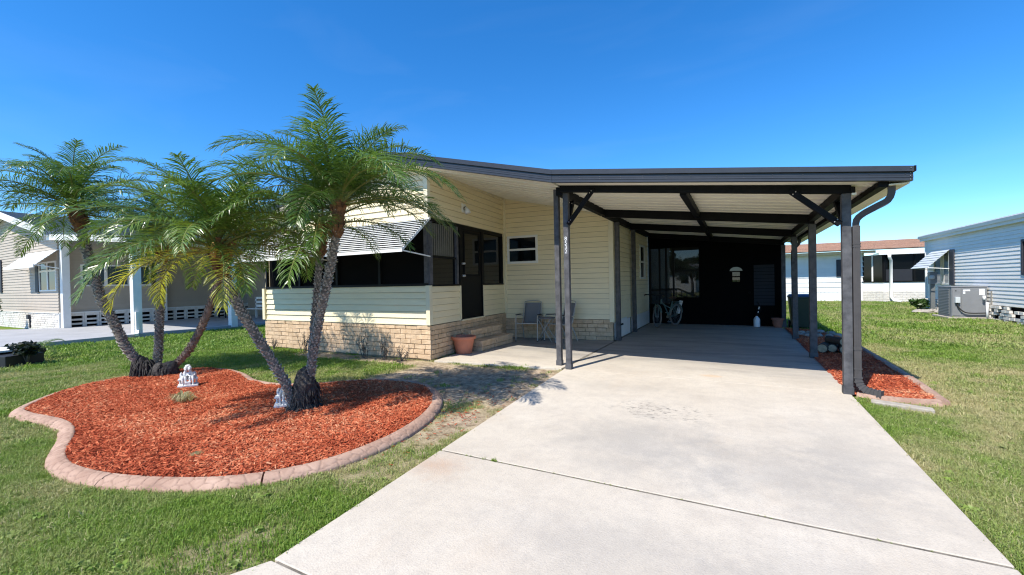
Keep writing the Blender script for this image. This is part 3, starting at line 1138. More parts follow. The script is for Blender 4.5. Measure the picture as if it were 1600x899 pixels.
near = lambda x, y: (np.hypot(x, y) < 6.5).astype(float)
mid = lambda x, y: ((np.hypot(x, y) >= 6.0) & (np.hypot(x, y) < 13)).astype(float)
far = lambda x, y: ((np.hypot(x, y) >= 12.0) & (np.hypot(x, y) < 34)).astype(float)
do_grass('grass', 160000, (-7, 7), (0, 7), near, tufts, .6, 1.08)
do_grass('grass', 90000, (-14, 12), (0, 14), mid, big_tufts, .65, 1.1)
do_grass('grass', 90000, (-24, 16), (0, 34), far, far_tufts, .7, 1.2)

def weed_rosette(seed, n, r, w, h):
    q = random.Random(seed)
    v, f = [], []
    for i in range(n):
        a = i * 2.4 + q.uniform(-.3, .3)
        l = r * q.uniform(.5, 1)
        d = Vector((math.cos(a), math.sin(a), 0))
        sd_ = Vector((-d.y, d.x, 0)) * w * q.uniform(.7, 1.2)
        p0, p1, p2 = d * .005, d * l * .55 + Vector((0, 0, h * q.uniform(.5, 1))), d * l + Vector((0, 0, h * q.uniform(.1, .8)))
        b = len(v)
        v += [tuple(p0), tuple(p1 - sd_), tuple(p2), tuple(p1 + sd_)]
        f.append((b, b + 1, b + 2, b + 3))
    return bpy.data.objects.new('weed', me_from('weed', v, f, M['grass']))


def do_weeds(name, n, dens, protos, s0, s1, dlo, dhi):
    x, y = grass_points(n, (-9, 7), (0, 9), dens)
    z = GROUND_Z + (fbm(x, y, .8, 5) - .5) * .02 + .004
    m_ = len(x)
    s = rng.uniform(s0, s1, m_)
    return scatter(name, np.stack([x, y, z], 1), np.stack([rng.normal(0, .2, m_), rng.normal(0, .2, m_), rng.uniform(0, 6.28, m_)], 1), np.stack([s, s, s], 1), rng.uniform(dlo, dhi, m_), protos, rng.integers(0, len(protos), m_))


wd = [weed_rosette(i, 16, .055, .010, .035) for i in range(3)]
do_weeds('weeds', 5000, lambda x, y: (fbm(x, y, .7, 51) > .60).astype(float) * .8, wd, .5, 1.0, .05, .3)
th = [blade_tuft(90 + i, 16, .07, .008, .022, .0035, 2.6) for i in range(3)]
do_weeds('thatch', 26000, lambda x, y: np.clip(dry_fn(x, y) * 1.0 + dirt_fn(x, y) * .8, 0, 1), th, .8, 1.6, .75, 1.0)

# mulch chips
chips = []
for i in range(5):
    q = random.Random(40 + i)
    l, w, h = q.uniform(.022, .042), q.uniform(.0045, .009), q.uniform(.002, .004)
    c = q.uniform(-.006, .006)
    mb = MB().hexa([(-l, -w, 0), (0, -w * .8 + c, 0), (0, w + c, 0), (-l, w * .6, 0), (-l, -w, h), (0, -w * .8 + c, h * 1.4), (0, w + c, h * 1.4), (-l, w * .6, h)])
    mb.hexa([(0, -w * .8 + c, 0), (l, -w * .4, h), (l * .9, w * .5, h), (0, w + c, 0), (0, -w * .8 + c, h * 1.4), (l, -w * .4, h * 2), (l * .9, w * .5, h * 2), (0, w + c, h * 1.4)])
    chips.append(bpy.data.objects.new('bark_chip', me_from('bark_chip', mb.v, mb.f, M['chip'])))


def do_chips(name, n, poly, zbase, zc):
    P = np.array(poly)
    x = rng.uniform(P[:, 0].min(), P[:, 0].max(), n)
    y = rng.uniform(P[:, 1].min(), P[:, 1].max(), n)
    k = inside_poly(x, y, poly)
    x, y = x[k], y[k]
    m_ = len(x)
    z = zbase + (fbm(x, y, .25, 4) - .5) * .03 + (fbm(x, y, 1.2, 6) - .5) * (zc - zbase) * 2 + rng.uniform(0, .014, m_)
    rot = np.stack([rng.normal(0, .35, m_), rng.normal(0, .35, m_), rng.uniform(0, 6.28, m_)], 1)
    s = rng.uniform(.38, .9, m_)
    dry = np.clip(rng.beta(2.2, 2.0, m_) + (fbm(x, y, .5, 77) - .5) * .7, 0, 1)
    return scatter(name, np.stack([x, y, z], 1), rot, np.stack([s, s, s], 1), dry, chips, rng.integers(0, len(chips), m_))


do_chips('bark_chips', 120000, [tuple(p) for p in INNER_D], .024, .05)
do_chips('bark_chips', 16000, RB, .008, .03)

cx_ = rng.normal(-2.75, .22, 260)
cy_ = rng.normal(3.7, .55, 260)
k_ = ~inside_poly(cx_, cy_, DRIVE_POLY) & ~inside_poly(cx_, cy_, curb_out)
cx_, cy_ = cx_[k_], cy_[k_]
s_ = rng.uniform(.3, .8, len(cx_))
scatter('bark_chips', np.stack([cx_, cy_, np.full(len(cx_), -.018)], 1), np.stack([rng.normal(0, .2, len(cx_)), rng.normal(0, .2, len(cx_)), rng.uniform(0, 6.28, len(cx_))], 1), np.stack([s_, s_, s_], 1), rng.uniform(0, .45, len(cx_)), chips, rng.integers(0, 5, len(cx_)))
# weeds in the driveway joint
wx = np.concatenate([rng.normal(c, s, n) for c, s, n in ((-1.98, .05, 7), (-1.72, .03, 8), (-1.4, .15, 12), (-.9, .3, 14), (-.2, .3, 9), (.5, .3, 9))])
wy = np.full(len(wx), 2.871) + rng.normal(0, .006, len(wx))
m_ = len(wx)
s_ = rng.uniform(.05, .17, m_)
s_[7:15] = rng.uniform(.25, .45, 8)
scatter('joint_weeds', np.stack([wx, wy, np.full(m_, -.006)], 1), np.stack([np.zeros(m_), np.zeros(m_), rng.uniform(0, 6, m_)], 1), np.stack([s_, s_ * .7, s_], 1), rng.uniform(0, .35, m_), [blade_tuft(77, 22, .05, .03, .09, .008, 1.3)], np.zeros(m_))


# ------------------------------------------------------------------ main house
def zr(x):                                   # underside of the house roof
    return 2.905 + .245 * (-2.43 - x) if x > -6.3 else 2.905 + .245 * (-2.43 + 6.3) - .245 * (-6.3 - x)


def zc(x):                                   # underside of the carport roof
    return 2.905 - .124 * (x + 2.43)


def wbox(parent, name, m, P0, P1, s0, s1, z0, z1, o0, o1, bevel=0):
    d, n = perp(P0, P1)
    b = Vector((P0[0], P0[1], 0))
    pts = []
    for z in (z0, z1):
        for (s, o) in ((s0, o0), (s0, o1), (s1, o1), (s1, o0)):
            p = b + d * s + n * o
            pts.append((p.x, p.y, z))
    pts = pts[:4][::-1] + pts[4:][::-1]
    return MB().hexa(pts).build(name, m, parent, bevel=bevel)


house = thing('house', 'cream sided house with tan brick base, white awning and charcoal roof edge behind the palms', 'house', (-6.3, 6.28, 0))
FA, FB = (-10.07, 6.28), (-5.07, 6.28)
WA, WB = (-5.07, 6.28), (-5.33, 9.68)
BA, BB = (-5.33, 9.68), (-2.57, 9.93)
SA, SB = (-2.57, 9.93), (-2.57, 19.5)
PITCH = 0.123


def wall_back(P0, P1, z0, z1, top=None, name='wall', m='lap_shadow_board'):
    d, n = perp(P0, P1)
    Lw = math.hypot(P1[0] - P0[0], P1[1] - P0[1])
    e0, e1 = .035, Lw - .035                        # stop short of the corners so that no end shows beside the trim
    prof = [(e0, z0), (e1, z0)]
    if top:
        S = np.linspace(e1, e0, 60)
        prof += [(s, max(z0, top(s))) for s in S]
    else:
        prof += [(e1, z1), (e0, z1)]
    v, f = [], []
    for o in (-0.012, -0.12):
        for s, z in prof:
            p = Vector((P0[0], P0[1], 0)) + d * s + n * o
            v.append((p.x, p.y, z))
    k = len(prof)
    f.append(tuple(range(k)))
    f.append(tuple(reversed(range(k, 2 * k))))
    for i in range(k):
        f.append((i, k + i, k + (i + 1) % k, (i + 1) % k))
    return link(name, me_from(name, v, f, M[m]), house)


ftop = lambda s: zr(-10.07 + s) + .06
wtop = lambda s: zr(-5.07 - .0765 * s) + .03
btop = lambda s: zr(-5.33 + s * .996) + .04
w_front = wall_back(FA, FB, 2.60, 3.9, ftop)
siding(w_front, FA, FB, 2.64, 4.0, PITCH, 'siding', ftop)
w_front2 = wall_back(FA, FB, 0.60, 1.385)
siding(w_front2, FA, FB, 0.652, 1.39, PITCH, 'siding')
w_side = wall_back(WA, WB, 2.66, 3.9, wtop)
siding(w_side, WA, WB, 2.68, 3.8, PITCH, 'siding', wtop)
w_side2 = wall_back(WA, WB, 0.60, 1.37)
siding(w_side2, WA, WB, 0.645, 1.38, PITCH, 'siding', holes=[(1.13, 2.14, .6, 1.4)])
w_back = wall_back(BA, BB, 0.47, 3.9, btop)
siding(w_back, BA, BB, 0.50, 3.7, PITCH, 'siding', btop, holes=[(.12, .91, 1.92, 2.60)])
w_port = wall_back(SA, SB, 0.12, 2.9)
siding(w_port, SA, (-2.57, 15.5), 0.42, 2.92, PITCH, 'siding', holes=[(3.18, 3.92, 1.47, 2.47)])
siding(w_port, (-2.57, 15.5), SB, 0.42, 2.92, PITCH * 2, 'siding')
# grey-white lower skirt panels inside the carport
for (a, b) in ((0.12, 1.72), (1.95, 5.4), (5.42, 9.5)):
    wbox(house, 'skirt_panel', 'white_trim', SA, SB, a, b, 0.0, 0.41, -.01, .012)
acc = wbox(house, 'access_hatch', 'white_trim', SA, SB, .25, 1.3, 0.05, 0.46, .012, .026)
wbox(acc, 'hatch_handle', 'black_frame', SA, SB, .62, .80, 0.30, 0.34, .027, .045)

# brick bases
def brick_base(P0, P1, z1, skip=None):
    wb = wall_back(P0, P1, -0.05, z1 - .012, name='brick_base', m='mortar')
    bricks(wb, P0, P1, 0.0, z1, 0.262, 0.0905, skip=skip, gap=.0075)
    return wb


brick_base((-10.092, 6.28), (-5.049, 6.28), 0.648)
cap = MB().box(-10.085, -5.055, 6.245, 6.29, .642, .656).build('ledge', 'beige_trim', house)
brick_base(WA, WB, 0.632, skip=lambda s, z: (1.0 < s < 2.62 and z < .38))
brick_base(BA, BB, 0.49)
brick_base((-10.07, 9.5), (-10.07, 6.28), 0.648)
siding(wall_back((-10.07, 19.5), (-10.07, 6.28), .6, 2.9), (-10.07, 9.5), (-10.07, 6.28), .652, 2.9, PITCH * 2, 'siding')

# corner trims
for (x, y, z0, z1) in ((-5.062, 6.262, .65, 1.39), (-5.062, 6.262, 2.62, 3.55), (-10.075, 6.262, .65, 1.39)):
    MB().box(x - .055, x + .034, y - .036, y + .05, z0, z1).build('corner_trim', 'beige_trim', house)
MB().box(-5.345, -5.27, 9.635, 9.70, .64, 3.58).build('corner_trim', 'beige_trim', house)
MB().box(-2.645, -2.535, 9.885, 9.975, .44, 2.94).build('corner_trim', 'beige_trim', house)

# front screened windows under the awning
sc = wbox(house, 'front_screen_frame', 'black_frame', FA, FB, 0.02, 4.98, 2.56, 2.64, -.06, .012)
wbox(sc, 'sill', 'black_frame', FA, FB, 0.02, 4.98, 1.385, 1.43, -.06, .02)
px_ = [0.02, 1.25, 2.48, 3.72, 4.90]
for i, s in enumerate(px_):
    wbox(sc, 'mullion', 'black_frame' if i < 4 else 'post_paint', FA, FB, s, s + (.06 if i < 4 else .09), 1.432, 2.558, -.06, .014 if i < 4 else .02)
for a, b in zip(px_[:-1], px_[1:]):
    wbox(house, 'window_screen', 'screen', FA, FB, a + .06, b, 1.43, 2.56, -.05, -.035)

# side: screens, door
sf = wbox(house, 'side_screen_frame', 'black_frame', WA, WB, 0.0, 3.3, 2.60, 2.665, -.06, .012)
wbox(sf, 'sill', 'black_frame', WA, WB, 0.0, 1.10, 1.37, 1.405, -.06, .018)
wbox(sf, 'sill', 'black_frame', WA, WB, 2.16, 3.3, 1.37, 1.405, -.06, .018)
for s, w_, m_ in ((0.0, .10, 'post_paint'), (.98, .075, 'post_paint'), (2.16, .05, 'black_frame'), (3.23, .05, 'black_frame')):
    wbox(sf, 'mullion', m_, WA, WB, s, s + w_, 1.406, 2.598, -.06, .02)
wbox(house, 'window_pane', 'glass', WA, WB, .1, .98, 1.4, 2.60, -.05, -.03)
wbox(house, 'window_pane', 'glass', WA, WB, 2.21, 3.23, 1.4, 2.60, -.05, -.03)
wbox(sf, 'sash_rail', 'black_frame', WA, WB, .1, .98, 1.92, 1.955, -.03, .0)
for i in range(11):
    s = .14 + i * .073
    wbox(house, 'blind_slat', 'blind', WA, WB, s, s + .052, 1.97, 2.585, -.029, -.024)
wbox(sf, 'trim', 'beige_trim', WA, WB, 3.285, 3.345, 1.37, 2.665, -.02, .012)
wbox(sf, 'trim', 'beige_trim', WA, WB, 1.085, 1.135, .66, 1.372, -.01, .024)
wbox(sf, 'trim', 'beige_trim', WA, WB, 2.135, 2.175, .66, 1.372, -.01, .024)
door = wbox(house, 'door', 'black_frame', WA, WB, 1.17, 2.10, 0.655, 2.60, -.04, .0)
for nm, s0, s1, z0, z1 in (('door_frame', 1.10, 1.17, .64, 2.60), ('door_frame', 2.10, 2.158, .64, 2.60)):
    wbox(house, nm, 'black_frame', WA, WB, s0, s1, z0, z1, -.05, .022)
wbox(door, 'door_glass', 'glass', WA, WB, 1.33, 1.97, 1.62, 2.50, .001, .004)
for (s0, s1, z0, z1) in ((1.29, 1.33, 1.58, 2.54), (1.97, 2.01, 1.58, 2.54), (1.33, 1.97, 1.58, 1.62), (1.33, 1.97, 2.50, 2.54)):
    wbox(door, 'glazing_bead', 'dark_metal', WA, WB, s0, s1, z0, z1, .001, .016)
d_, n_ = perp(WA, WB)
for z, r_ in ((1.58, .026), (1.84, .024)):
    p = Vector((WA[0], WA[1], 0)) + d_ * 1.225 + Vector((0, 0, z))
    MB().tube([p, p + n_ * .05], r_, 12).ball(p + n_ * .06, r_ * 1.05).build('door_knob', 'steel', door, True)
wbox(house, 'threshold', 'beige_trim', WA, WB, 1.10, 2.16, .625, .652, -.02, .05)


# windows with white frames
def window(P0, P1, s0, s1, z0, z1, fr=.055, m='white_trim', parent=house, pane='glass', rail=True):
    w = wbox(parent, 'window', pane, P0, P1, s0 + .02, s1 - .02, z0 + .02, z1 - .02, -.02, .002)
    for (a, b, c, e) in ((s0, s1, z1 - fr, z1), (s0, s1, z0, z0 + fr), (s0, s0 + fr, z0 + fr, z1 - fr), (s1 - fr, s1, z0 + fr, z1 - fr)):
        wbox(w, 'frame', m, P0, P1, a, b, c, e, -.02, .035)
    if rail:
        wbox(w, 'meeting_rail', m, P0, P1, s0 + fr, s1 - fr, (z0 + z1) / 2 - .025, (z0 + z1) / 2 + .025, -.01, .028)
    return w


window(BA, BB, .10, .93, 1.90, 2.61)
window(SA, SB, 3.16, 3.94, 1.45, 2.49)

# roof
roof = MB()
for (xa, xb) in ((-2.44, -6.3), (-6.3, -10.35)):
    za, zb = zr(xa), zr(xb)
    roof.hexa([(xb, 6.02, zb + .12), (xa, 6.02, za + .12), (xa, 19.8, za + .12), (xb, 19.8, zb + .12), (xb, 6.02, zb + .17), (xa, 6.02, za + .17), (xa, 19.8, za + .17), (xb, 19.8, zb + .17)])
roof.build('roof', 'roof_dark', house)


def fascia(parent, x0, z0, h0, x1, z1, h1, yf=5.98):
    fa = MB()
    for (a, b, o) in ((.62, 1.0, -.055), (.54, .62, -.012), (.36, .53, -.034), (.34, .36, -.022), (.20, .34, -.038), (.18, .20, -.022), (0, .18, -.034)):
        fa.hexa([(x0, yf + o, z0 + a * h0), (x1, yf + o, z1 + a * h1), (x1, yf + .03, z1 + a * h1), (x0, yf + .03, z0 + a * h0),
                 (x0, yf + o, z0 + b * h0), (x1, yf + o, z1 + b * h1), (x1, yf + .03, z1 + b * h1), (x0, yf + .03, z0 + b * h0)])
    return fa.build('fascia', 'fascia_paint', parent)


fascia(house, -6.3, zr(-6.3), .19, -2.434, zr(-2.43), .19)
fascia(house, -10.35, zr(-10.35), .19, -6.302, zr(-6.3), .19)
# porch ceiling boards running down the slope, and the same left of the ridge over the wing
y = 6.02
while y < 9.95:
    y1 = min(y + .295, 9.98)
    xa, xb = -2.47, -5.6
    MB().hexa([(xb, y, zr(xb)), (xa, y, zr(xa)), (xa, y1, zr(xa)), (xb, y1, zr(xb)), (xb, y, zr(xb) + .03), (xa, y, zr(xa) + .03), (xa, y1, zr(xa) + .03), (xb, y1, zr(xb) + .03)]).build('ceiling_panel', 'soffit', house)
    MB().hexa([(xb, y1 - .004, zr(xb) - .010), (xa, y1 - .004, zr(xa) - .010), (xa, y1 + .009, zr(xa) - .010), (xb, y1 + .009, zr(xb) - .010), (xb, y1 - .004, zr(xb) + .02), (xa, y1 - .004, zr(xa) + .02), (xa, y1 + .009, zr(xa) + .02), (xb, y1 + .009, zr(xb) + .02)]).build('ceiling_seam', 'soffit', house)
    y += .305
MB().hexa([(-5.6, 6.01, zr(-5.6) - .002), (-6.3, 6.01, zr(-6.3)), (-6.3, 6.32, zr(-6.3)), (-5.6, 6.32, zr(-5.6) - .002), (-5.6, 6.01, zr(-5.6) + .02), (-6.3, 6.01, zr(-6.3) + .02), (-6.3, 6.32, zr(-6.3) + .02), (-5.6, 6.32, zr(-5.6) + .02)][::1]).build('soffit', 'soffit', house)
MB().hexa([(-10.35, 6.01, zr(-10.35)), (-6.302, 6.01, zr(-6.3)), (-6.302, 6.32, zr(-6.3)), (-10.35, 6.32, zr(-10.35)), (-10.35, 6.01, zr(-10.35) + .02), (-6.302, 6.01, zr(-6.3) + .02), (-6.302, 6.32, zr(-6.3) + .02), (-10.35, 6.32, zr(-10.35) + .02)]).build('soffit', 'soffit', house)
# trim where ceiling meets the walls
for P0, P1, tp in ((WA, WB, wtop), (BA, BB, btop)):
    d_, n_ = perp(P0, P1)
    Lw = math.hypot(P1[0] - P0[0], P1[1] - P0[1])
    a = Vector((P0[0], P0[1], tp(0) - .065)) + n_ * .015
    b = Vector((P1[0], P1[1], tp(Lw) - .075)) + n_ * .015
    MB().bar(a, b, .018, .03).build('ceiling_trim', 'beige_trim', house)

# awning over the front screens: lapped slats
AW = dict(x0=-9.95, x1=-5.0, yt=6.235, zt=2.635, yb=5.50, zb=2.03)
aw = thing('window_awning', 'long white slatted metal awning over the front screens of the cream house', 'awning', (-7.5, 6.2, 2.6))
ns = 14
for i in range(ns):
    t0, t1 = i / ns, (i + 1) / ns
    ya, za = AW['yt'] + (AW['yb'] - AW['yt']) * t0, AW['zt'] + (AW['zb'] - AW['zt']) * t0
    yb, zb = AW['yt'] + (AW['yb'] - AW['yt']) * t1, AW['zt'] + (AW['zb'] - AW['zt']) * t1
    MB().hexa([(AW['x0'], yb - .024, zb + .008), (AW['x1'], yb - .024, zb + .008), (AW['x1'], ya + .012, za - .016), (AW['x0'], ya + .012, za - .016),
               (AW['x0'], yb - .028, zb + .018), (AW['x1'], yb - .028, zb + .018), (AW['x1'], ya + .010, za - .006), (AW['x0'], ya + .010, za - .006)]).build('awning_slat', 'awning', aw)
MB().box(AW['x0'] - .005, AW['x1'] + .005, 5.482, 5.497, 1.975, 2.045).build('valance', 'awning', aw)
for x in (AW['x0'] - .002, AW['x1'] - .018):
    MB().hexa([(x, 5.50, 1.99), (x + .02, 5.50, 1.99), (x + .02, 6.24, 2.60), (x, 6.24, 2.60), (x, 5.50, 2.04), (x + .02, 5.50, 2.04), (x + .02, 6.24, 2.65), (x, 6.24, 2.65)]).build('side_rail', 'awning', aw)
for x in (-9.93, -7.5, -5.02):
    MB().bar((x, 5.52, 2.0), (x, 6.26, 1.93), .02, .02).build('support_arm', 'awning', aw)

# brick steps at the side door
steps = thing('entry_steps', 'two tan brick steps below the black side door', 'steps', (-4.95, 8.15, 0))
for (x0, x1, y0, y1, z0, z1) in ((-5.20, -4.70, 7.46, 8.88, 0.0, .215), (-5.22, -4.955, 7.46, 8.80, .217, .43)):
    core = MB().box(x0, x1 - .02, y0 + .02, y1 - .02, z0, z1 - .055).build('step', 'mortar', steps)
    bricks(core, (x1 - .02, y0 + .012), (x1 - .02, y1 - .012), z0, z1 - .05, .27, .08)
    bricks(core, (x0, y0 + .02), (x1 - .02, y0 + .02), z0, z1 - .05, .27, .08)
    n = 6
    for i in range(n):
        w_ = (y1 - y0) / n
        o = link('tread_brick', BRICKS[i], core, local=True)
        o.location = ((x0 + x1) / 2, y0 + w_ * (i + .5), z1 - .055)
        o.rotation_euler = (R(-90), 0, R(90))
        o.scale = (w_ - .008, .055, x1 - x0 + .02)
        o.rotation_euler = Matrix(((0, 0, 1), (1, 0, 0), (0, 1, 0))).to_euler() if False else Matrix(((0, 0, 1), (1, 0, 0), (0, -1, 0))).to_euler()

# wall lamp
lp = thing('wall_lamp', 'small round porch lamp on the cream gable above the side door', 'lamp', (-5.17, 7.6, 3.0))
p = Vector((WA[0], WA[1], 0)) + perp(WA, WB)[0] * 1.32 + Vector((0, 0, 3.03))
n_ = perp(WA, WB)[1]
MB().bar(p + n_ * .004, p + n_ * .03, .17, .19).build('mounting_plate', 'white_trim', lp, bevel=.006)
MB().tube([p + n_ * .03, p + n_ * .07], .035, 12).build('socket', 'dark_metal', lp, True)
MB().tube([p + n_ * .06 + Vector((0, 0, .01)), p + n_ * .10 + Vector((0, 0, -.05)), p + n_ * .12 + Vector((0, 0, -.11))], [.035, .05, .062], 14).build('lamp_shade', 'white_plastic', lp, True)

# ------------------------------------------------------------------ carport
cp = thing('carport', 'flat charcoal metal carport with cream ceiling panels over the driveway', 'carport', (-0.6, 6.4, 0))
fascia(cp, -2.430, zc(-2.43), .19, 1.665, zc(1.665), .15)
MB().box(1.665, 1.685, 5.925, 6.03, zc(1.665) + .095, zc(1.665) + .152).build('fascia_end_cap', 'dark_metal', cp)
for z in (.012, .05, .085, .13):
    MB().ball((1.64, 5.94 if z < .09 else 5.922, zc(1.65) + z), .006, n=6, k=4).build('rivet', 'steel', cp)
y = 6.01
k = 0
while y < 14.75:
    y1 = y + .295
    MB().hexa([(-2.44, y, zc(-2.44) + .02), (1.66, y, zc(1.66) + .02), (1.66, y1, zc(1.66) + .02), (-2.44, y1, zc(-2.44) + .02), (-2.44, y, zc(-2.44) + .1), (1.66, y, zc(1.66) + .1), (1.66, y1, zc(1.66) + .1), (-2.44, y1, zc(-2.44) + .1)]).build('roof_panel', 'soffit', cp)
    MB().hexa([(-2.44, y1 - .003, zc(-2.44) + .006), (1.66, y1 - .003, zc(1.66) + .006), (1.66, y1 + .013, zc(1.66) + .006), (-2.44, y1 + .013, zc(-2.44) + .006), (-2.44, y1 - .003, zc(-2.44) + .09), (1.66, y1 - .003, zc(1.66) + .09), (1.66, y1 + .013, zc(1.66) + .09), (-2.44, y1 + .013, zc(-2.44) + .09)]).build('roof_seam', 'soffit', cp)
    y += .308
MB().hexa([(-2.44, 6.01, zc(-2.44) + .105), (1.665, 6.01, zc(1.66) + .105), (1.665, 14.8, zc(1.66) + .105), (-2.44, 14.8, zc(-2.44) + .105), (-2.44, 6.01, zc(-2.44) + .15), (1.665, 6.01, zc(1.66) + .13), (1.665, 14.8, zc(1.66) + .13), (-2.44, 14.8, zc(-2.44) + .15)]).build('roof', 'roof_dark', cp)


def xbeam(yc, drop, w=.09, x0=-2.44, x1=1.21):
    MB().hexa([(x0, yc - w / 2, zc(x0) - drop), (x1, yc - w / 2, zc(x1) - drop), (x1, yc + w / 2, zc(x1) - drop), (x0, yc + w / 2, zc(x0) - drop),
               (x0, yc - w / 2, zc(x0) + .017), (x1, yc - w / 2, zc(x1) + .017), (x1, yc + w / 2, zc(x1) + .017), (x0, yc + w / 2, zc(x0) + .017)]).build('beam', 'dark_metal', cp)


xbeam(6.33, .078)
for yy_ in (8.95, 11.5, 14.1):
    xbeam(yy_, .14)
for (x, drop, w) in ((-2.49, .12, .10), (-.64, .105, .09), (1.163, .10, .095)):
    for (ya, yb) in ((6.378, 8.902), (8.998, 11.452), (11.548, 14.05)):
        MB().box(x - w / 2, x + w / 2, ya, yb, zc(x) - drop, zc(x) + .012).build('beam', 'dark_metal', cp)
sw = MB()
for i in range(14):
    x = -2.3 + i * .30
    for zz in (.27, .44):
        sw.ball((x, 5.945, zc(x) + .155 * zz + .03 * (1 - (x + 2.43) / 4.1) * zz), .0055, n=6, k=4)
sw.build('fascia_screws', 'fascia_paint', cp)
# edge channel, gutter
MB().box(1.40, 1.485, 6.03, 14.6, 2.372, 2.436).build('edge_channel', 'dark_metal', cp)
MB().box(1.487, 1.66, 6.03, 14.6, 2.385, 2.398).build('gutter', 'soffit', cp)
MB().box(1.645, 1.662, 6.03, 14.6, 2.40, 2.50).build('gutter', 'white_trim', cp)


def post(x, y, z1, w=.104, name='post', m='post_paint'):
    o = MB().box(x - w / 2, x + w / 2, y - w / 2, y + w / 2, 0.002, z1).build(name, m, cp, bevel=.004)
    MB().box(x - w / 2 - .006, x + w / 2 + .006, y - w / 2 - .006, y + w / 2 + .006, .001, .085).build('base_bracket', 'post_paint', o)
    return o


pr = post(1.163, 6.33, zc(1.163) - .079, .090)
post(1.175, 8.95, zc(1.175) - .141)
post(1.175, 11.5, zc(1.175) - .141)
post(1.175, 14.1, zc(1.175) - .141)
pl = post(-2.398, 6.45, zc(-2.398) - .003, .085)
post(-2.655, 6.69, zr(-2.655) - .003, .085)
post(-2.47, 10.02, zc(-2.47) - .122, .10)
post(-2.47, 11.82, zc(-2.47) - .122, .10)
MB().box(1.20, 1.245, 6.27, 6.39, zc(1.22) - .075, zc(1.22) - .005).build('beam_end_cap', 'dark_metal', cp)
MB().box(1.21, 1.255, 6.262, 6.38, zc(1.22) - .10, zc(1.22) - .078).build('beam_seat', 'white_trim', cp)


def brace(a, b):
    o = MB().bar(a, b, .065, .065, (0, 1, 0) if abs(a[1] - b[1]) < .1 else (1, 0, 0)).build('knee_brace', 'dark_metal', cp, bevel=.003)
    d = (Vector(b) - Vector(a)).normalized()
    for q in (Vector(a) + d * .06, Vector(b) - d * .06):
        for e in (-.014, .014):
            MB().ball(q + Vector((e, -.037, e)), .009, n=6, k=4).build('bolt', 'steel', o)


brace((1.10, 6.285, 2.02), (.60, 6.27, 2.475))
brace((1.163, 6.39, 2.02), (1.163, 6.86, 2.385))
brace((-2.35, 6.405, 2.32), (-1.89, 6.27, 2.80))
brace((-2.398, 6.50, 2.32), (-2.44, 6.86, 2.75))

# house number down the post
for i, ch in enumerate('8532'):
    cu = bpy.data.curves.new('digit', 'FONT')
    cu.body = ch
    cu.size = .088
    cu.extrude = .001
    cu.align_x = 'CENTER'
    to = bpy.data.objects.new('digit', cu)
    COL.objects.link(to)
    bpy.context.view_layer.update()
    me = bpy.data.meshes.new_from_object(to.evaluated_get(bpy.context.evaluated_depsgraph_get()))
    me.name = 'house_number_digit'
    COL.objects.unlink(to)
    bpy.data.objects.remove(to)
    me.materials.clear()
    me.materials.append(M['white_plastic'])
    o = link('house_number_digit', me, pl, local=True)
    o.location = (-2.400, 6.4045, 2.065 - i * .068)
    o.rotation_euler = (R(90), 0, 0)

# downspouts
def downspout(x, y, zt, path_top, elbow, name='downspout'):
    ds = MB()
    pth = catmull(path_top, .03, False)
    pth = [Vector(p) for p in pth]
    ds.sweep_rect(pth, .066, .066, (0, 1, 0) if False else (.2, 1, 0))
    o = ds.build(name, 'spout_paint', cp, True, sharp=40)
    zt = path_top[-1][2]
    MB().box(x - .035, x + .035, y - .034, y + .034, .20, zt + .01).build('pipe', 'spout_paint', o, bevel=.006)
    for xx in (-.02, .0, .02):
        MB().box(x + xx - .004, x + xx + .004, y - .0365, y - .034, .21, zt).build('pipe_rib', 'spout_paint', o)
    for z in (.30, .53, .545, 1.74, 1.77):
        MB().box(x - .039, x + .039, y - .038, y + .036, z, z + .016).build('band', 'spout_paint', o)
    eb = MB()
    ep = catmull(elbow, .012, False)
    for i in range(len(ep) - 1):
        a, b = Vector(ep[i]), Vector(ep[i + 1])
        s = .084 if i % 3 == 1 else .070
        eb.bar(a, b + (b - a) * .1, s, s * .9, (0, 1, 0))
    eb.build('elbow', 'spout_paint', o)
    return o


downspout(1.252, 6.31, 2.0, [(1.53, 6.12, 2.385), (1.53, 6.12, 2.31), (1.50, 6.135, 2.235), (1.40, 6.19, 2.175), (1.31, 6.26, 2.12), (1.258, 6.30, 2.06), (1.252, 6.31, 1.98)],
          [(1.252, 6.31, .22), (1.258, 6.305, .15), (1.295, 6.29, .09), (1.36, 6.26, .055), (1.45, 6.20, .045)])
downspout(1.30, 13.1, 2.0, [(1.44, 13.0, 2.37), (1.44, 13.0, 2.30), (1.40, 13.03, 2.22), (1.33, 13.07, 2.15), (1.30, 13.1, 2.07), (1.30, 13.1, 1.98)],
          [(1.30, 13.1, .22), (1.305, 13.1, .15), (1.33, 13.08, .09), (1.40, 13.05, .06)])

# ------------------------------------------------------------------ dark rear room closing the carport
rr = thing('utility_room', 'dark rear wall with a door and a see-through window closing the back of the carport', 'storage room', (-.6, 14.4, 0))
Y0, Y1 = 14.40, 14.48
ZT = lambda x: zc(x) - .0


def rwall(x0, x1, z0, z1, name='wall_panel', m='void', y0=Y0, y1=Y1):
    return MB().hexa([(x0, y0, z0), (x1, y0, z0), (x1, y1, z0), (x0, y1, z0), (x0, y0, min(z1, ZT(x0))), (x1, y0, min(z1, ZT(x1))), (x1, y1, min(z1, ZT(x1))), (x0, y1, min(z1, ZT(x0)))]).build(name, m, rr)


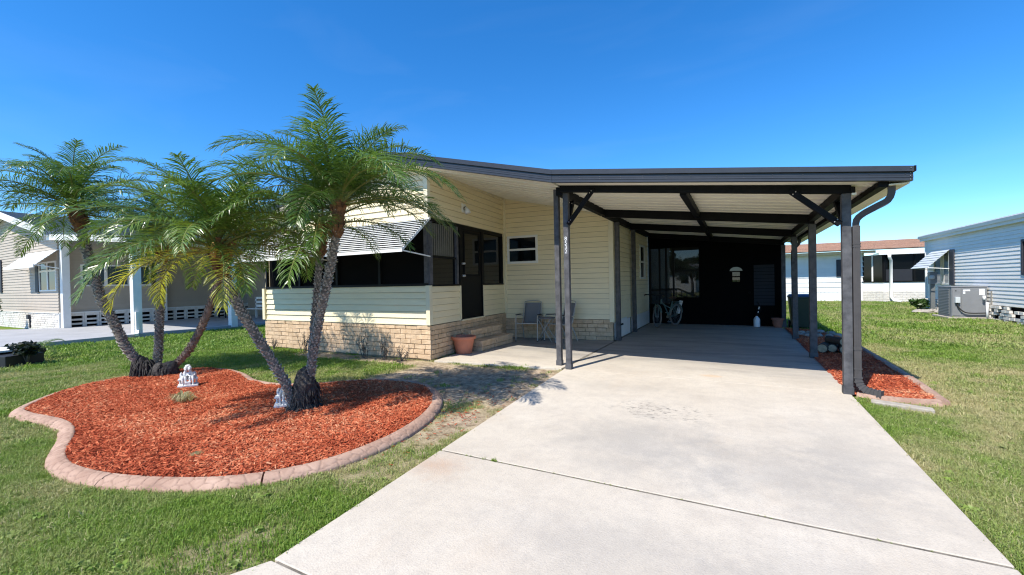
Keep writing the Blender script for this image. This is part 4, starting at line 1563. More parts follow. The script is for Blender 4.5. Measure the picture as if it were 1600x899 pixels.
rwall(-2.54, 1.21, 2.42, 4)                                   # header
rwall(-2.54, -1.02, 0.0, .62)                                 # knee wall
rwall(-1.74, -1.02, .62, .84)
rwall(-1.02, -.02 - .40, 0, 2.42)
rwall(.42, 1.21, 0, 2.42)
rwall(-2.54, -2.46, .62, 2.42, 'frame_post', 'black_frame')
for x in (-2.22, -2.02, -1.80):
    rwall(x, x + .055, .62, 2.42, 'frame_post', 'black_frame')
rwall(-2.46, -1.80, 1.06, 1.11, 'rail', 'black_frame')
rwall(-1.745, -1.02, 2.33, 2.42, 'window_head', 'black_frame')
rwall(-1.745, -1.02, 1.66, 1.72, 'meeting_rail', 'black_frame', Y0 + .02, Y1 - .02)
rwall(-2.46, -1.80, .62, 2.42, 'screen_cloth', 'screen_cloth', Y0 + .035, Y0 + .037)
rwall(-1.745, -1.02, .84, 2.33, 'screen_cloth', 'screen_cloth', Y0 + .035, Y0 + .037)
for i in range(9):
    rwall(-2.44, -1.82, .66 + i * .045, .685 + i * .045, 'louvre', 'shutter_panel', Y0 - .004, Y0 - .001)
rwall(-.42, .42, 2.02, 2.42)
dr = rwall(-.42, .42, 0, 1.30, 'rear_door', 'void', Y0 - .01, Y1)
for (x0, x1, z0, z1) in ((-.42, -.10, 1.30, 1.60), (.10, .42, 1.30, 1.60), (-.42, .42, 1.60, 2.02), (-.10, .10, 1.44, 1.475)):
    o = MB().box(x0, x1, Y0 - .01, Y1, z0, z1).build('door_stile', 'void', dr)
MB().box(-.10, .10, Y0 + .03, Y0 + .034, 1.30, 1.60).build('door_light', 'screen_cloth', dr)
fl = MB()
pts = [(.17 * math.cos(t), .12 * math.sin(t)) for t in np.linspace(0, math.pi, 13)]
n0 = len(fl.v)
fl.v += [(0 + a, Y0 - .012, 1.63 + b) for a, b in pts] + [(0 + a, Y0 - .02, 1.63 + b) for a, b in pts]
fl.f += [tuple(range(13)), tuple(reversed(range(13, 26)))] + [(i, i + 1, 14 + i, 13 + i) for i in range(12)]
fl.build('fan_light', 'window_blue', dr)
MB().ball((.34, Y0 - .05, .98), .03).build('door_knob', 'dark_metal', dr, True)
for i in range(12):
    MB().box(.46, .98, Y0 - .012, Y0 - .001, .60 + i * .10, .69 + i * .10).build('louvre', 'shutter_panel', rr)
MB().box(-2.54, 1.21, Y1 + 3.2, Y1 + 3.24, -.05, .0).build('rear_step', 'concrete', rr)

# garden railing behind, seen through the rear window
rl = thing('stair_railing', 'dark stair railing seen through the rear carport window', 'railing', (-2.0, 17.2, 0))
MB().bar((-2.7, 17.2, 1.05), (-1.95, 17.2, 1.05), .06, .06).build('handrail', 'black_frame', rl)
MB().bar((-1.95, 17.2, 1.05), (-.6, 17.2, .45), .06, .06).build('handrail', 'black_frame', rl)
MB().bar((-1.95, 17.2, .85), (-.6, 17.2, .25), .045, .045).build('handrail', 'black_frame', rl)
for i in range(9):
    x = -2.6 + i * .19
    zt_ = 1.03 if x < -1.95 else 1.03 - (x + 1.95) * .444
    MB().box(x - .018, x + .018, 17.18, 17.22, -.02, zt_).build('baluster', 'black_frame', rl)

# ------------------------------------------------------------------ palms
def frond_mesh(seed, elev, L, bend, leafm, nl=72, side=0.0):
    q = random.Random(seed)
    N = 26
    pts = [Vector((0, 0, 0))]
    ang = R(elev)
    yaw = 0.0
    for i in range(N):
        t = i / N
        ang_t = R(elev) - R(bend) * (t ** 1.35)
        yaw += side * (1 / N) * (t + .3)
        d = Vector((math.cos(ang_t) * math.cos(yaw), math.cos(ang_t) * math.sin(yaw), math.sin(ang_t)))
        pts.append(pts[-1] + d * (L / N))
    rach = MB().tube(pts, [.0115 * (1 - .85 * i / N) + .0012 + (.010 * max(0, 1 - i / 3)) for i in range(N + 1)], 5)
    v, f = list(rach.v), list(rach.f)
    mi = [1] * len(f)

    def at(t):
        x = t * N
        i = min(int(x), N - 1)
        p = pts[i].lerp(pts[i + 1], x - i)
        d = (pts[i + 1] - pts[i]).normalized()
        return p, d
    for k in range(nl):
        t = .13 + .865 * (k + q.uniform(-.25, .25)) / nl
        p, d = at(min(t, .995))
        sd = d.cross(Vector((0, 0, 1)))
        if sd.length < .05:
            sd = Vector((0, 1, 0))
        sd.normalize()
        up = sd.cross(d).normalized()
        u = (t - .13) / .865
        ll = (.09 + .262 * math.sin(math.pi * min(1, (u * .86 + .12)) ** .75)) * L / 1.35
        for s in (-1, 1):
            a = R(20 + 36 * u + q.uniform(-10, 10))
            lift = q.uniform(.05, .45)
            d1 = (sd * s * math.cos(a) + d * math.sin(a) + up * lift).normalized()
            l_ = ll * q.uniform(.85, 1.1)
            dr = q.uniform(.30, .85)
            g = Vector((0, 0, -1))
            m1 = p + d1 * l_ * .38
            d2 = (d1 + g * dr * .6).normalized()
            m2 = m1 + d2 * l_ * .34
            d3 = (d2 + g * dr).normalized()
            m3 = m2 + d3 * l_ * .28
            w = q.uniform(.0041, .0061)
            nrm = d1.cross(up).normalized()
            wv = (nrm * math.cos(.5) + up * math.sin(.5) * q.uniform(-1, 1)).normalized() * w
            b = len(v)
            v += [tuple(p - wv * .6), tuple(p + wv * .6), tuple(m1 + wv), tuple(m1 - wv), tuple(m2 + wv * .8), tuple(m2 - wv * .8), tuple(m3)]
            f += [(b, b + 1, b + 2, b + 3), (b + 3, b + 2, b + 4, b + 5), (b + 5, b + 4, b + 6)]
            mi += [0, 0, 0]
    me = me_from('frond', v, f, M[leafm])
    me.materials.append(M['petiole'])
    me.polygons.foreach_set('material_index', mi)
    me.update()
    return me


FR = {}
for j in range(4):
    sd_ = (-.35, .3, .15, -.2)[j]
    FR['up', j] = frond_mesh(100 + j, 80, 1.22, 80, 'frond', side=sd_)
    FR['high', j] = frond_mesh(110 + j, 58, 1.48, 102, 'frond', side=sd_)
    FR['mid', j] = frond_mesh(120 + j, 36, 1.52, 92, 'frond', side=sd_)
    FR['flat', j] = frond_mesh(130 + j, 16, 1.46, 76, 'frond', side=sd_)
    FR['low', j] = frond_mesh(140 + j, -6, 1.30, 62, 'frond', side=sd_)
    FR['high_b', j] = frond_mesh(150 + j, 60, 1.30, 85, 'frond_bright', side=sd_)
    FR['mid_b', j] = frond_mesh(160 + j, 34, 1.40, 95, 'frond_bright', side=sd_)
    FR['low_b', j] = frond_mesh(165 + j, 8, 1.35, 92, 'frond_bright', side=sd_)
    FR['old', j] = frond_mesh(170 + j, 4, 1.30, 92, 'frond_yellow', nl=60, side=sd_)


def palm(label, path, r0, r1, crown, seed, scale=1.0, counts=None, barkm='bark', fibre=True, spathes=0, bright=False, extra=(), old=(), z0=60, stubs=True, group='slender palms leaning out of the mulch bed'):
    q = random.Random(seed)
    base = Vector(path[0])
    t = thing('palm_tree', label, 'palm', tuple(base), group)
    cv = [Vector(p) for p in catmull(path, .025, False)]
    n = len(cv)
    rad = []
    for i in range(n):
        u = i / (n - 1)
        rr_ = r0 + (r1 - r0) * u
        rad.append(rr_ * (1 + .06 * math.sin(i * 2.1) + q.uniform(-.05, .05)))
    tr = MB().tube(cv, rad, 14).build('trunk', barkm, t, True)
    # old leaf bases: pegs in a spiral up the stem
    if stubs:
        sm = MB()
        k = 0
        dist = 0.0
        for i in range(4, n - 1):
            c = cv[i] + Vector((0, 0, q.uniform(-.006, .006)))
            tg = (cv[i + 1] - cv[i - 1]).normalized()
            a0 = tg.cross(Vector((0, 1, 0))).normalized()
            b0 = tg.cross(a0)
            m_ = 6
            for j in range(m_):
                if q.random() < .10:
                    continue
                th = 2 * math.pi * (j + .5 * (i % 2) + .13 * i + q.uniform(-.16, .16)) / m_
                o = a0 * math.cos(th) + b0 * math.sin(th)
                s = tg.cross(o)
                rr_ = rad[i]
                hgt = q.uniform(.006, .026)
                w_ = rr_ * q.uniform(.30, .48)
                lift = q.uniform(.012, .026)
                p1 = c + o * rr_ * .93 + s * w_ - tg * .004
                p2 = c + o * rr_ * .93 - s * w_ - tg * .004
                p3 = c + o * rr_ * .93 + tg * .022
                p4 = c + o * (rr_ + hgt) + tg * lift
                p5 = c + o * rr_ * .9 - tg * .014
                b = len(sm.v)
                sm.v += [tuple(p1), tuple(p2), tuple(p3), tuple(p4), tuple(p5)]
                sm.f += [(b, b + 3, b + 2), (b + 3, b + 1, b + 2), (b + 4, b + 3, b), (b + 1, b + 3, b + 4)]
        so_ = sm.build('leaf_base', 'bark_stub' if barkm == 'bark' else 'bark_brown', tr)
        so_['kind'] = 'stuff'
    top = cv[-1]
    if fibre:
        fb = MB()
        pth = cv[max(0, n - 17):]
        m_ = len(pth)
        fb.tube(pth, [rad[-1] * (1.05 + .50 * math.sin(math.pi * (i / (m_ - 1)) * .6)) * q.uniform(.93, 1.07) for i in range(m_)], 12)
        for i in range(46):
            th = q.uniform(0, 6.28)
            u = q.random()
            c = pth[int(u * (m_ - 1))]
            rr_ = rad[-1] * 1.28
            o = Vector((math.cos(th), math.sin(th), 0))
            fb.bar(c + o * rr_ * .8, c + o * (rr_ + .03) + Vector((0, 0, .07)), .045, .016, tuple(o))
        fb.build('crown_fibre', 'fibre', t)
    for i in range(spathes):
        th = q.uniform(0, 6.28)
        o = Vector((math.cos(th), math.sin(th), 0))
        c = top + o * .13 - Vector((0, 0, .06 + .05 * q.random()))
        sp = MB()
        sp.ball(tuple(c), .05, (.75, .5, 1.9), 9, 6)
        sp.bar(c + Vector((0, 0, .08)), top - Vector((0, 0, .02)), .02, .012)
        sp.build('fruit_spathe', 'spathe', t, True)
    counts = counts or dict(up=4, high=8, mid=9, flat=8, low=6)
    az = q.uniform(0, 6.28)
    for kind, c in counts.items():
        for i in range(c):
            az += 2.39996
            key = kind
            if bright and kind in ('high', 'mid', 'low') and q.random() < .8:
                key = kind + '_b'
            o = link('frond', FR[key, q.randrange(4)], t, True)
            o.location = top - base + Vector((q.uniform(-.03, .03), q.uniform(-.03, .03), {'up': .02, 'high': .0, 'mid': -.03, 'flat': -.06, 'low': -.10, 'old': -.1}[kind]))
            o.rotation_euler = (q.uniform(-.3, .3), q.uniform(-.10, .10), az + q.uniform(-.2, .2))
            s = scale * q.uniform(.88, 1.1)
            o.scale = (s, s, s)
    for kind, a, sc_ in extra:
        o = link('frond', FR[kind, q.randrange(4)], t, True)
        o.location = top - base + Vector((0, 0, -.03))
        o.rotation_euler = (q.uniform(-.15, .15), 0, R(a))
        o.scale = (sc_, sc_, sc_)
    for a in old:
        o = link('frond', FR['old', q.randrange(4)], t, True)
        o['label'] = 'yellowing old frond'
        o.location = top - base + Vector((0, 0, -.1))
        o.rotation_euler = (q.uniform(-.2, .2), 0, a)
        o.scale = (scale,) * 3
    return t, top


palmA, _ = palm('tallest palm with a spiny grey-brown trunk rising in front of the cream house', [(-4.37, 3.17, 0.0), (-4.34, 3.19, .29), (-4.28, 3.20, .63), (-4.20, 3.23, 1.03), (-4.11, 3.26, 1.39), (-4.04, 3.30, 1.75), (-3.99, 3.33, 2.08), (-3.96, 3.35, 2.36)],
                .045, .046, None, 11, 1.0, dict(up=6, high=9, mid=6, flat=4, low=1), extra=(('mid', -24, 1.1), ('mid', 4, 1.1), ('high', -50, 1.05), ('mid', 168, 1.12), ('high', 195, 1.1), ('flat', 28, 1.0)))
palmB, _ = palm('thin grey palm standing close behind the tallest palm with pale pods under its crown', [(-4.47, 3.27, .0), (-4.49, 3.31, .37), (-4.50, 3.36, .78), (-4.50, 3.41, 1.16), (-4.48, 3.45, 1.55), (-4.45, 3.47, 1.9), (-4.43, 3.49, 2.17)],
                .033, .034, None, 23, .95, dict(up=2, high=4, mid=4, flat=4, low=2), spathes=4)
palmC, _ = palm('low palm leaning left over the bed with bright green fronds and orange fibre', [(-4.43, 3.07, .0), (-4.49, 2.99, .34), (-4.58, 2.89, .62), (-4.68, 2.78, .92), (-4.80, 2.68, 1.22), (-4.90, 2.61, 1.52), (-4.96, 2.58, 1.74), (-4.98, 2.58, 1.90)],
                .046, .050, None, 35, .92, dict(up=5, high=10, mid=11, flat=4, low=3), bright=True, old=(3.5, 4.1, -.35), spathes=2)
palmD, _ = palm('palm leaning far left with a dark curved trunk at the left end of the bed', [(-8.42, 3.27, .0), (-8.51, 3.18, .27), (-8.65, 3.08, .53), (-8.78, 3.0, .9), (-8.93, 2.91, 1.26), (-9.05, 2.85, 1.72), (-9.17, 2.80, 2.18), (-9.25, 2.76, 2.54), (-9.29, 2.73, 2.74)],
                .066, .062, None, 47, 1.0, dict(up=7, high=10, mid=9, flat=7, low=3))
palmE, _ = palm('upright thin pale grey palm in the middle of the left clump', [(-8.49, 3.41, .0), (-8.51, 3.46, .38), (-8.55, 3.50, .8), (-8.59, 3.54, 1.23), (-8.63, 3.58, 1.66), (-8.61, 3.60, 1.99), (-8.58, 3.61, 2.25)],
                .060, .055, None, 59, .90, dict(up=5, high=6, mid=5, flat=4, low=2), spathes=2)
palmF, _ = palm('palm leaning right with a smooth ringed brown trunk in the left clump', [(-8.33, 3.44, .0), (-8.22, 3.55, .15), (-8.01, 3.67, .40), (-7.87, 3.81, .79), (-7.77, 3.92, 1.21), (-7.63, 4.0, 1.58), (-7.52, 4.06, 1.96), (-7.44, 4.11, 2.33)],
                .054, .056, None, 61, 1.0, dict(up=5, high=7, mid=6, flat=5, low=2), barkm='bark_brown')


def root_mass(parent, centres, seed):
    q = random.Random(seed)
    mb = MB()
    for (c, rx, ry, rz) in centres:
        b = len(mb.v)
        mb.ball(c, 1.0, (rx, ry, rz), 22, 14)
        for i in range(b, len(mb.v)):
            p = Vector(mb.v[i])
            d = p - Vector(c)
            k = 1 + (float(fbm(np.array([p.x * 9 + p.z * 5]), np.array([p.y * 9 - p.z * 7]), 1.0, seed)[0]) - .5) * .75
            mb.v[i] = tuple(Vector(c) + d * k)
        for _ in range(150):
            th = q.uniform(0, 6.28)
            o = Vector((math.cos(th) * rx, math.sin(th) * ry, 0))
            z = q.uniform(-.2, .75) * rz
            a = Vector(c) + o * q.uniform(.86, .98) * math.sqrt(max(0.05, 1 - (z / rz) ** 2)) + Vector((0, 0, z))
            e = a + o * q.uniform(.12, .5) + Vector((0, 0, -q.uniform(.06, .2)))
            e.z = max(e.z, .0)
            mb.tube([a, a.lerp(e, .5) + Vector((0, 0, .015)), e], [.011, .009, .004], 5)
    return mb.build('root_mass', 'root', parent)


root_mass(palmA, [((-4.39, 3.17, .17), .135, .13, .27), ((-4.47, 3.14, .12), .09, .09, .20), ((-4.37, 3.12, .12), .10, .10, .16), ((-4.39, 3.14, .03), .17, .16, .09)], 5)
root_mass(palmD, [((-8.45, 3.24, .12), .15, .14, .22), ((-8.30, 3.36, .07), .19, .13, .16), ((-8.18, 3.48, .10), .11, .10, .14), ((-8.51, 3.20, .22), .09, .09, .16)], 8)

# dry grass clump in the bed
tuft_bm = MB()
q = random.Random(3)
for _ in range(150):
    a = q.uniform(0, 6.28)
    r_ = q.uniform(0, .11)
    p = Vector((math.cos(a) * r_ * 1.4, math.sin(a) * r_ * .8, 0))
    dv = Vector((math.cos(a), math.sin(a), 0))
    h, l = q.uniform(.05, .11), q.uniform(.04, .15)
    s = Vector((-dv.y, dv.x, 0)) * .004
    b = len(tuft_bm.v)
    m_, e = p + dv * l * .4 + Vector((0, 0, h)), p + dv * l + Vector((0, 0, h * .5))
    tuft_bm.v += [tuple(p - s), tuple(p + s), tuple(m_ + s), tuple(m_ - s), tuple(e)]
    tuft_bm.f += [(b, b + 1, b + 2, b + 3), (b + 3, b + 2, b + 4)]
dg = tuft_bm.build('grass_clump', 'dry_leaf')
dg.location = (-6.07, 2.71, .03)
tag(dg, 'low dried grass clump alone in the middle of the red mulch', 'grass clump')
dg2 = link('grass_clump', dg.data)
dg2.location = (-3.98, 1.86, .025)
dg2.scale = (.28, .3, .3)
dg2.rotation_euler = (0, 0, 1)
tag(dg2, 'tiny green weed in the mulch near the front edging', 'weed')


# garden statues: a seated couple under an arch
def statue(label, loc, rz, seed, group):
    t = thing('garden_statue', label, 'statue', loc, group)
    q = random.Random(seed)
    mb = MB()
    mb.box(-.14, .14, -.10, .11, 0, .028)
    mb.tube([(-.11, .06, .02), (-.115, .06, .10)], .014, 8).tube([(.11, .06, .02), (.115, .06, .10)], .014, 8)
    mb.box(-.135, .135, -.03, .085, .092, .112)
    mb.box(-.115, .115, .05, .085, .10, .185)
    for s in (-1, 1):
        x = s * .050
        mb.tube([(x, .02, .115), (x - s * .004, .025, .165), (x - s * .018, .02, .215)], [.038, .033, .022], 9)
        mb.ball((x - s * .024, .008, .246), .028, (1, 1, 1.1), 10, 7)
        mb.ball((x - s * .024, .016, .262), .030, (1.05, 1, .75), 10, 6)
        mb.ball((x - s * .026, -.020, .244), .007, n=6, k=4)
        for e in (-1, 1):
            mb.tube([(x + e * .020, .0, .125), (x + e * .021, -.055, .122), (x + e * .02, -.062, .075), (x + e * .018, -.058, .036)], [.021, .019, .016, .013], 7)
            mb.ball((x + e * .018, -.070, .036), .016, (.9, 1.5, .7), 7, 5)
            mb.tube([(x + e * .036, .02, .205), (x + e * .046, -.005, .16), (x + e * .02, -.042, .148)], [.014, .012, .010], 7)
            mb.ball((x + e * .016, -.046, .147), .011, n=6, k=4)
    mb.ball((0, .03, .288), .030, (1.5, 1, .8), 9, 6)
    mb.tube([(0, .03, .10), (0, .035, .20)], .03, 8)
    mb.box(-.04, .04, -.09, -.05, .028, .075)
    o = mb.build('figure_group', 'statue', t, True, local=True)
    rm = o.modifiers.new('remesh', 'REMESH')
    rm.mode = 'VOXEL'
    rm.voxel_size = .0055
    rm.use_smooth_shade = True
    t.rotation_euler = (0, 0, rz)
    return t


statue('white and grey garden statue of a seated couple standing clear beside the left palm clump', (-6.91, 3.15, .03), R(62), 1, 'garden statues in the mulch bed').scale = (.84, .84, .98)
statue('white garden statue half hidden behind the root mass of the tallest palm', (-4.66, 3.12, .03), R(52), 2, 'garden statues in the mulch bed').scale = (.9, .9, 1.0)

# ------------------------------------------------------------------ porch things
pot = thing('flower_pot', 'empty terracotta pot standing beside the brick steps', 'flower pot', (-4.90, 7.12, 0))
MB().lathe([(0, .0), (.150, .0), (.158, .012), (.192, .19), (.213, .285), (.215, .292), (.245, .296), (.250, .305), (.250, .345), (.244, .352), (.226, .352), (.222, .30), (.205, .26), (0, .255)], n=36).build('pot', 'terracotta', pot, True, local=True, sharp=40)
MB().lathe([(0, .262), (.10, .266), (.207, .262)], n=24).build('soil', 'root', pot, True, local=True)


def patio_chair(label, loc, rz):
    t = thing('patio_chair', label, 'chair', loc, 'sling patio chairs on the porch')
    for s in (-1, 1):
        x = .27 * s
        MB().tube(catmull([(x, -.27, 0), (x, -.25, .30), (x, -.235, .56), (x, -.20, .615), (x, -.10, .625), (x, .20, .60), (x * .93, .25, .585)], .03, False), .0125, 8).build('arm_frame', 'chair_tube', t, True, True)
        MB().hexa([(x - .022, -.21, .628), (x + .022, -.21, .628), (x + .022, .12, .622), (x - .022, .12, .622), (x - .02, -.20, .643), (x + .02, -.20, .643), (x + .02, .12, .636), (x - .02, .12, .636)]).build('armrest', 'black_frame', t, local=True)
        MB().tube(catmull([(x * .96, .34, 0), (x * .94, .24, .25), (x * .92, .15, .40)], .03, False), .0125, 8).build('leg', 'chair_tube', t, True, True)
        MB().tube(catmull([(x * .92, -.24, .435), (x * .92, .0, .405), (x * .92, .15, .40), (x * .9, .21, .46), (x * .86, .27, .70), (x * .80, .33, .925)], .03, False), .012, 8).build('seat_rail', 'chair_tube', t, True, True)
        MB().ball((x, -.27, .008), .017, n=8, k=4).build('foot_cap', 'black_frame', t, True, local=True)
    MB().tube(catmull([(-.216, .33, .925), (-.15, .337, .945), (0, .345, .955), (.15, .337, .945), (.216, .33, .925)], .03, False), .012, 8).build('top_rail', 'chair_tube', t, True, True)
    MB().bar((-.25, -.24, .43), (.25, -.24, .43), .03, .02).build('front_rail', 'chair_tube', t, local=True)
    side = catmull([(0, -.235, .442), (0, -.05, .412), (0, .14, .408), (0, .20, .46), (0, .265, .70), (0, .318, .90)], .03, False)
    v, f = [], []
    for i, p in enumerate(side):
        u = i / (len(side) - 1)
        w = .235 - .035 * u
        for j in range(7):
            e = (j / 6 - .5) * 2
            sag = .018 * (1 - e * e)
            v.append((w * e, p[1] + sag * u * .6, p[2] - sag * (1 - u)))
    for i in range(len(side) - 1):
        for j in range(6):
            a = i * 7 + j
            f.append((a, a + 1, a + 8, a + 7))
    o = link('sling', me_from('sling', v, f, M['sling'], True), t, True)
    sd2 = o.modifiers.new('solid', 'SOLIDIFY')
    sd2.thickness = .006
    t.rotation_euler = (0, 0, rz)
    return t


patio_chair('grey sling patio chair beside the brick steps, left of the two carport posts', (-4.47, 9.33, 0), R(8))
patio_chair('grey sling patio chair turned sideways, partly hidden behind the two carport posts', (-3.72, 9.40, 0), R(-38))

tb = thing('folding_table', 'small round folding table between the two grey patio chairs', 'table', (-4.02, 9.30, 0))
MB().lathe([(0, .548), (.215, .548), (.222, .555), (.222, .565), (.215, .572), (0, .572)], n=28).build('table_top', 'sling', tb, True, local=True, sharp=40)
MB().tube([(.20, -.14, 0), (-.17, -.12, .55)], .010, 7).build('leg', 'chair_tube', tb, True, local=True)
MB().tube([(-.20, -.10, 0), (.17, -.12, .55)], .010, 7).build('leg', 'chair_tube', tb, True, local=True)
MB().tube([(.20, .14, 0), (-.17, .12, .55)], .010, 7).build('leg', 'chair_tube', tb, True, local=True)
MB().tube([(-.20, .10, 0), (.17, .12, .55)], .010, 7).build('leg', 'chair_tube', tb, True, local=True)

# ------------------------------------------------------------------ carport things
def bicycle(loc, rz, steer):
    t = thing('bicycle', 'mint green cruiser bicycle leaning by the cream wall deep in the carport', 'bicycle', loc)
    Rw = .335

    def wheel(cx, hz, st):
        w = thing_local('wheel', t, (cx, 0, hz), st)
        ring = [(Rw * math.cos(a), 0, Rw * math.sin(a)) for a in np.linspace(0, 2 * math.pi, 41)[:-1]]
        MB().tube(ring, .024, 8, closed=True).build('tyre', 'cream_tyre', w, True, True)
        rim = [((Rw - .03) * math.cos(a), 0, (Rw - .03) * math.sin(a)) for a in np.linspace(0, 2 * math.pi, 41)[:-1]]
        MB().tube(rim, .011, 6, closed=True).build('rim', 'ac_grey', w, True, True)
        sp = MB()
        for i in range(28):
            a = 2 * math.pi * i / 28
            sp.bar((.015 * math.cos(a + .6), (.02 if i % 2 else -.02), .015 * math.sin(a + .6)), ((Rw - .03) * math.cos(a), 0, (Rw - .03) * math.sin(a)), .0026, .0026, (0, 1, 0))
        sp.tube([(0, -.035, 0), (0, .035, 0)], .018, 8)
        sp.build('spokes', 'ac_grey', w, local=True)
        return w

    def thing_local(name, par, l, st):
        m_ = MB().tube([(0, -.05, 0), (0, .05, 0)], .012, 8)
        o = m_.build(name, 'steel', par, True, True)
        o.location = l
        o.rotation_euler = (0, 0, st)
        return o
    fx, bx = .54, -.54
    wheel(bx, Rw + .02, 0)
    wheel(fx, Rw + .02, steer)
    MB().tube(catmull([(fx - .15, 0, .78), (fx - .35, 0, .70), (-.05, 0, .42), (-.10, 0, .30)], .03, False), .019, 8).tube([(-.10, 0, .30), (-.28, 0, .82)], .017, 8).tube(catmull([(fx - .14, 0, .86), (.2, 0, .72), (-.2, 0, .58)], .03, False), .016, 8).tube([(bx, .05, Rw + .02), (-.10, .03, .30)], .010, 6).tube([(bx, -.05, Rw + .02), (-.10, -.03, .30)], .010, 6).tube([(bx, .05, Rw + .02), (-.25, .02, .72)], .009, 6).tube([(bx, -.05, Rw + .02), (-.25, -.02, .72)], .009, 6).tube([(fx - .155, 0, .74), (fx - .175, 0, .90)], .021, 8).build('frame', 'mint', t, True, True)
    c, s = math.cos(steer), math.sin(steer)

    def rot(p):
        x, y, z = p[0] - fx, p[1], p[2]
        return (fx - .0 + x * c - y * s, x * s + y * c, z)
    fk = MB()
    for e in (-1, 1):
        fk.tube(catmull([rot((fx + .0, .05 * e, Rw + .02)), rot((fx - .07, .045 * e, .60)), rot((fx - .12, .035 * e, .74))], .03, False), .012, 7)
    fk.build('fork', 'mint', t, True, True)
    fd = MB()
    arc = [rot((fx + (Rw + .04) * math.cos(a), 0, Rw + .02 + (Rw + .04) * math.sin(a))) for a in np.linspace(.5, 2.6, 16)]
    fd.sweep_rect(arc, .06, .004, (-s, c, 0))
    arc2 = [(bx + (Rw + .04) * math.cos(a), 0, Rw + .02 + (Rw + .04) * math.sin(a)) for a in np.linspace(.6, 3.0, 18)]
    fd.sweep_rect(arc2, .06, .004, (0, 1, 0))
    fd.build('mudguard', 'mint', t, True, True)
    hb = [rot(p) for p in ((fx - .42, .30, .98), (fx - .25, .29, 1.02), (fx - .14, .12, 1.03), (fx - .15, 0, 1.0), (fx - .14, -.12, 1.03), (fx - .25, -.29, 1.02), (fx - .42, -.30, .98))]
    MB().tube(catmull(hb, .03, False), .012, 8).tube([rot((fx - .165, 0, .88)), rot((fx - .15, 0, 1.0))], .013, 8).build('handlebar', 'dark_metal', t, True, True)
    for i in (0, 6):
        a, b = Vector(hb[i]), Vector(hb[1 if i == 0 else 5])
        MB().tube([a, a.lerp(b, .65)], .018, 8).build('grip', 'saddle', t, True, True)
    MB().ball((-.31, 0, .92), .11, (1.25, .85, .33), 14, 8).ball((-.16, 0, .915), .06, (1.6, .6, .4), 10, 6).tube([(-.27, 0, .80), (-.30, 0, .90)], .013, 8).build('saddle', 'saddle', t, True, True)
    MB().tube([(-.10, -.05, .30), (-.10, .05, .30)], .04, 12).bar((-.10, .07, .30), (.02, .07, .18), .015, .02).bar((-.10, -.07, .30), (-.22, -.07, .42), .015, .02).box(-.03, .07, .07, .16, .165, .19).box(-.27, -.17, -.16, -.07, .41, .435).build('crank', 'steel', t, local=True)
    MB().box(bx - .22, bx + .12, -.07, .07, .76, .772).bar((bx, .05, Rw + .02), (bx - .05, .06, .76), .01, .01).bar((bx, -.05, Rw + .02), (bx - .05, -.06, .76), .01, .01).build('rear_rack', 'mint', t, local=True)
    t.rotation_euler = (R(-5), 0, rz)
    return t


bicycle((-1.88, 13.4, .0), math.atan2(-.92, -.40), R(52)).scale = (.94, .94, .94)
wb = MB().bar((0, 0, 0), (.10, .10, .72), .10, .02, (0, 1, 0)).build('white_board', 'white_plastic')
wb.location = (-1.62, 14.05, .35)
wb.scale = (1, 1, .55)
tag(wb, 'short white board leaning behind the bicycle at the dark rear wall', 'board')

sp = thing('garden_sprayer', 'white garden sprayer bottle with a dark wand on the carport floor by the rear wall', 'sprayer', (.51, 14.1, 0))
MB().lathe([(0, 0), (.078, 0), (.085, .015), (.085, .20), (.07, .25), (.035, .285), (.03, .31), (0, .31)], n=20).build('bottle', 'white_plastic', sp, True, local=True, sharp=50)
MB().tube([(0, 0, .31), (0, 0, .37)], .035, 10).tube([(0, 0, .36), (.05, 0, .40)], .012, 6).build('pump_head', 'black_frame', sp, True, local=True)
MB().tube(catmull([(.03, 0, .33), (.10, -.02, .45), (.08, 0, .60), (.03, .05, .70)], .03, False), .010, 6).build('hose', 'black_frame', sp, True, local=True)
MB().bar((.05, .03, .50), (.075, .03, .58), .03, .03).bar((.035, .03, .40), (.045, .03, .45), .022, .022).build('trigger', 'white_plastic', sp, local=True)
pt2 = thing('flower_pot', 'small clay pot in the shade at the right rear corner of the carport', 'flower pot', (1.02, 14.05, 0))
MB().lathe([(0, .0), (.10, .0), (.14, .21), (.165, .215), (.165, .26), (.145, .26), (.13, .2), (0, .2)], n=24).build('pot', 'shaded_pot', pt2, True, local=True, sharp=40)

bn = thing('wheelie_bin', 'dark green wheeled rubbish bin with a blue lid behind the carport posts', 'bin', (1.56, 14.15, -.02))
bn.scale = (.88, .9, 1.0)
MB().hexa([(-.23, -.26, .04), (.23, -.26, .04), (.23, .26, .04), (-.23, .26, .04), (-.30, -.34, .86), (.30, -.34, .86), (.30, .34, .86), (-.30, .34, .86)]).build('body', 'bin_green', bn, bevel=.02, local=True)
MB().box(-.315, .315, -.355, .355, .855, .885).build('rim', 'bin_green', bn, bevel=.008, local=True)
MB().hexa([(-.32, -.37, .887), (.32, -.37, .887), (.32, .36, .887), (-.32, .36, .887), (-.27, -.30, .945), (.27, -.30, .945), (.27, .30, .95), (-.27, .30, .95)]).build('lid', 'bin_blue', bn, bevel=.02, local=True)
for s in (-1, 1):
    MB().tube([(s * .24, .28, .10), (s * .29, .28, .10)], .10, 16).build('wheel', 'rubber', bn, True, local=True, sharp=40)
MB().tube([(-.22, .39, .84), (.22, .39, .84)], .015, 8).build('handle', 'bin_green', bn, True, local=True)

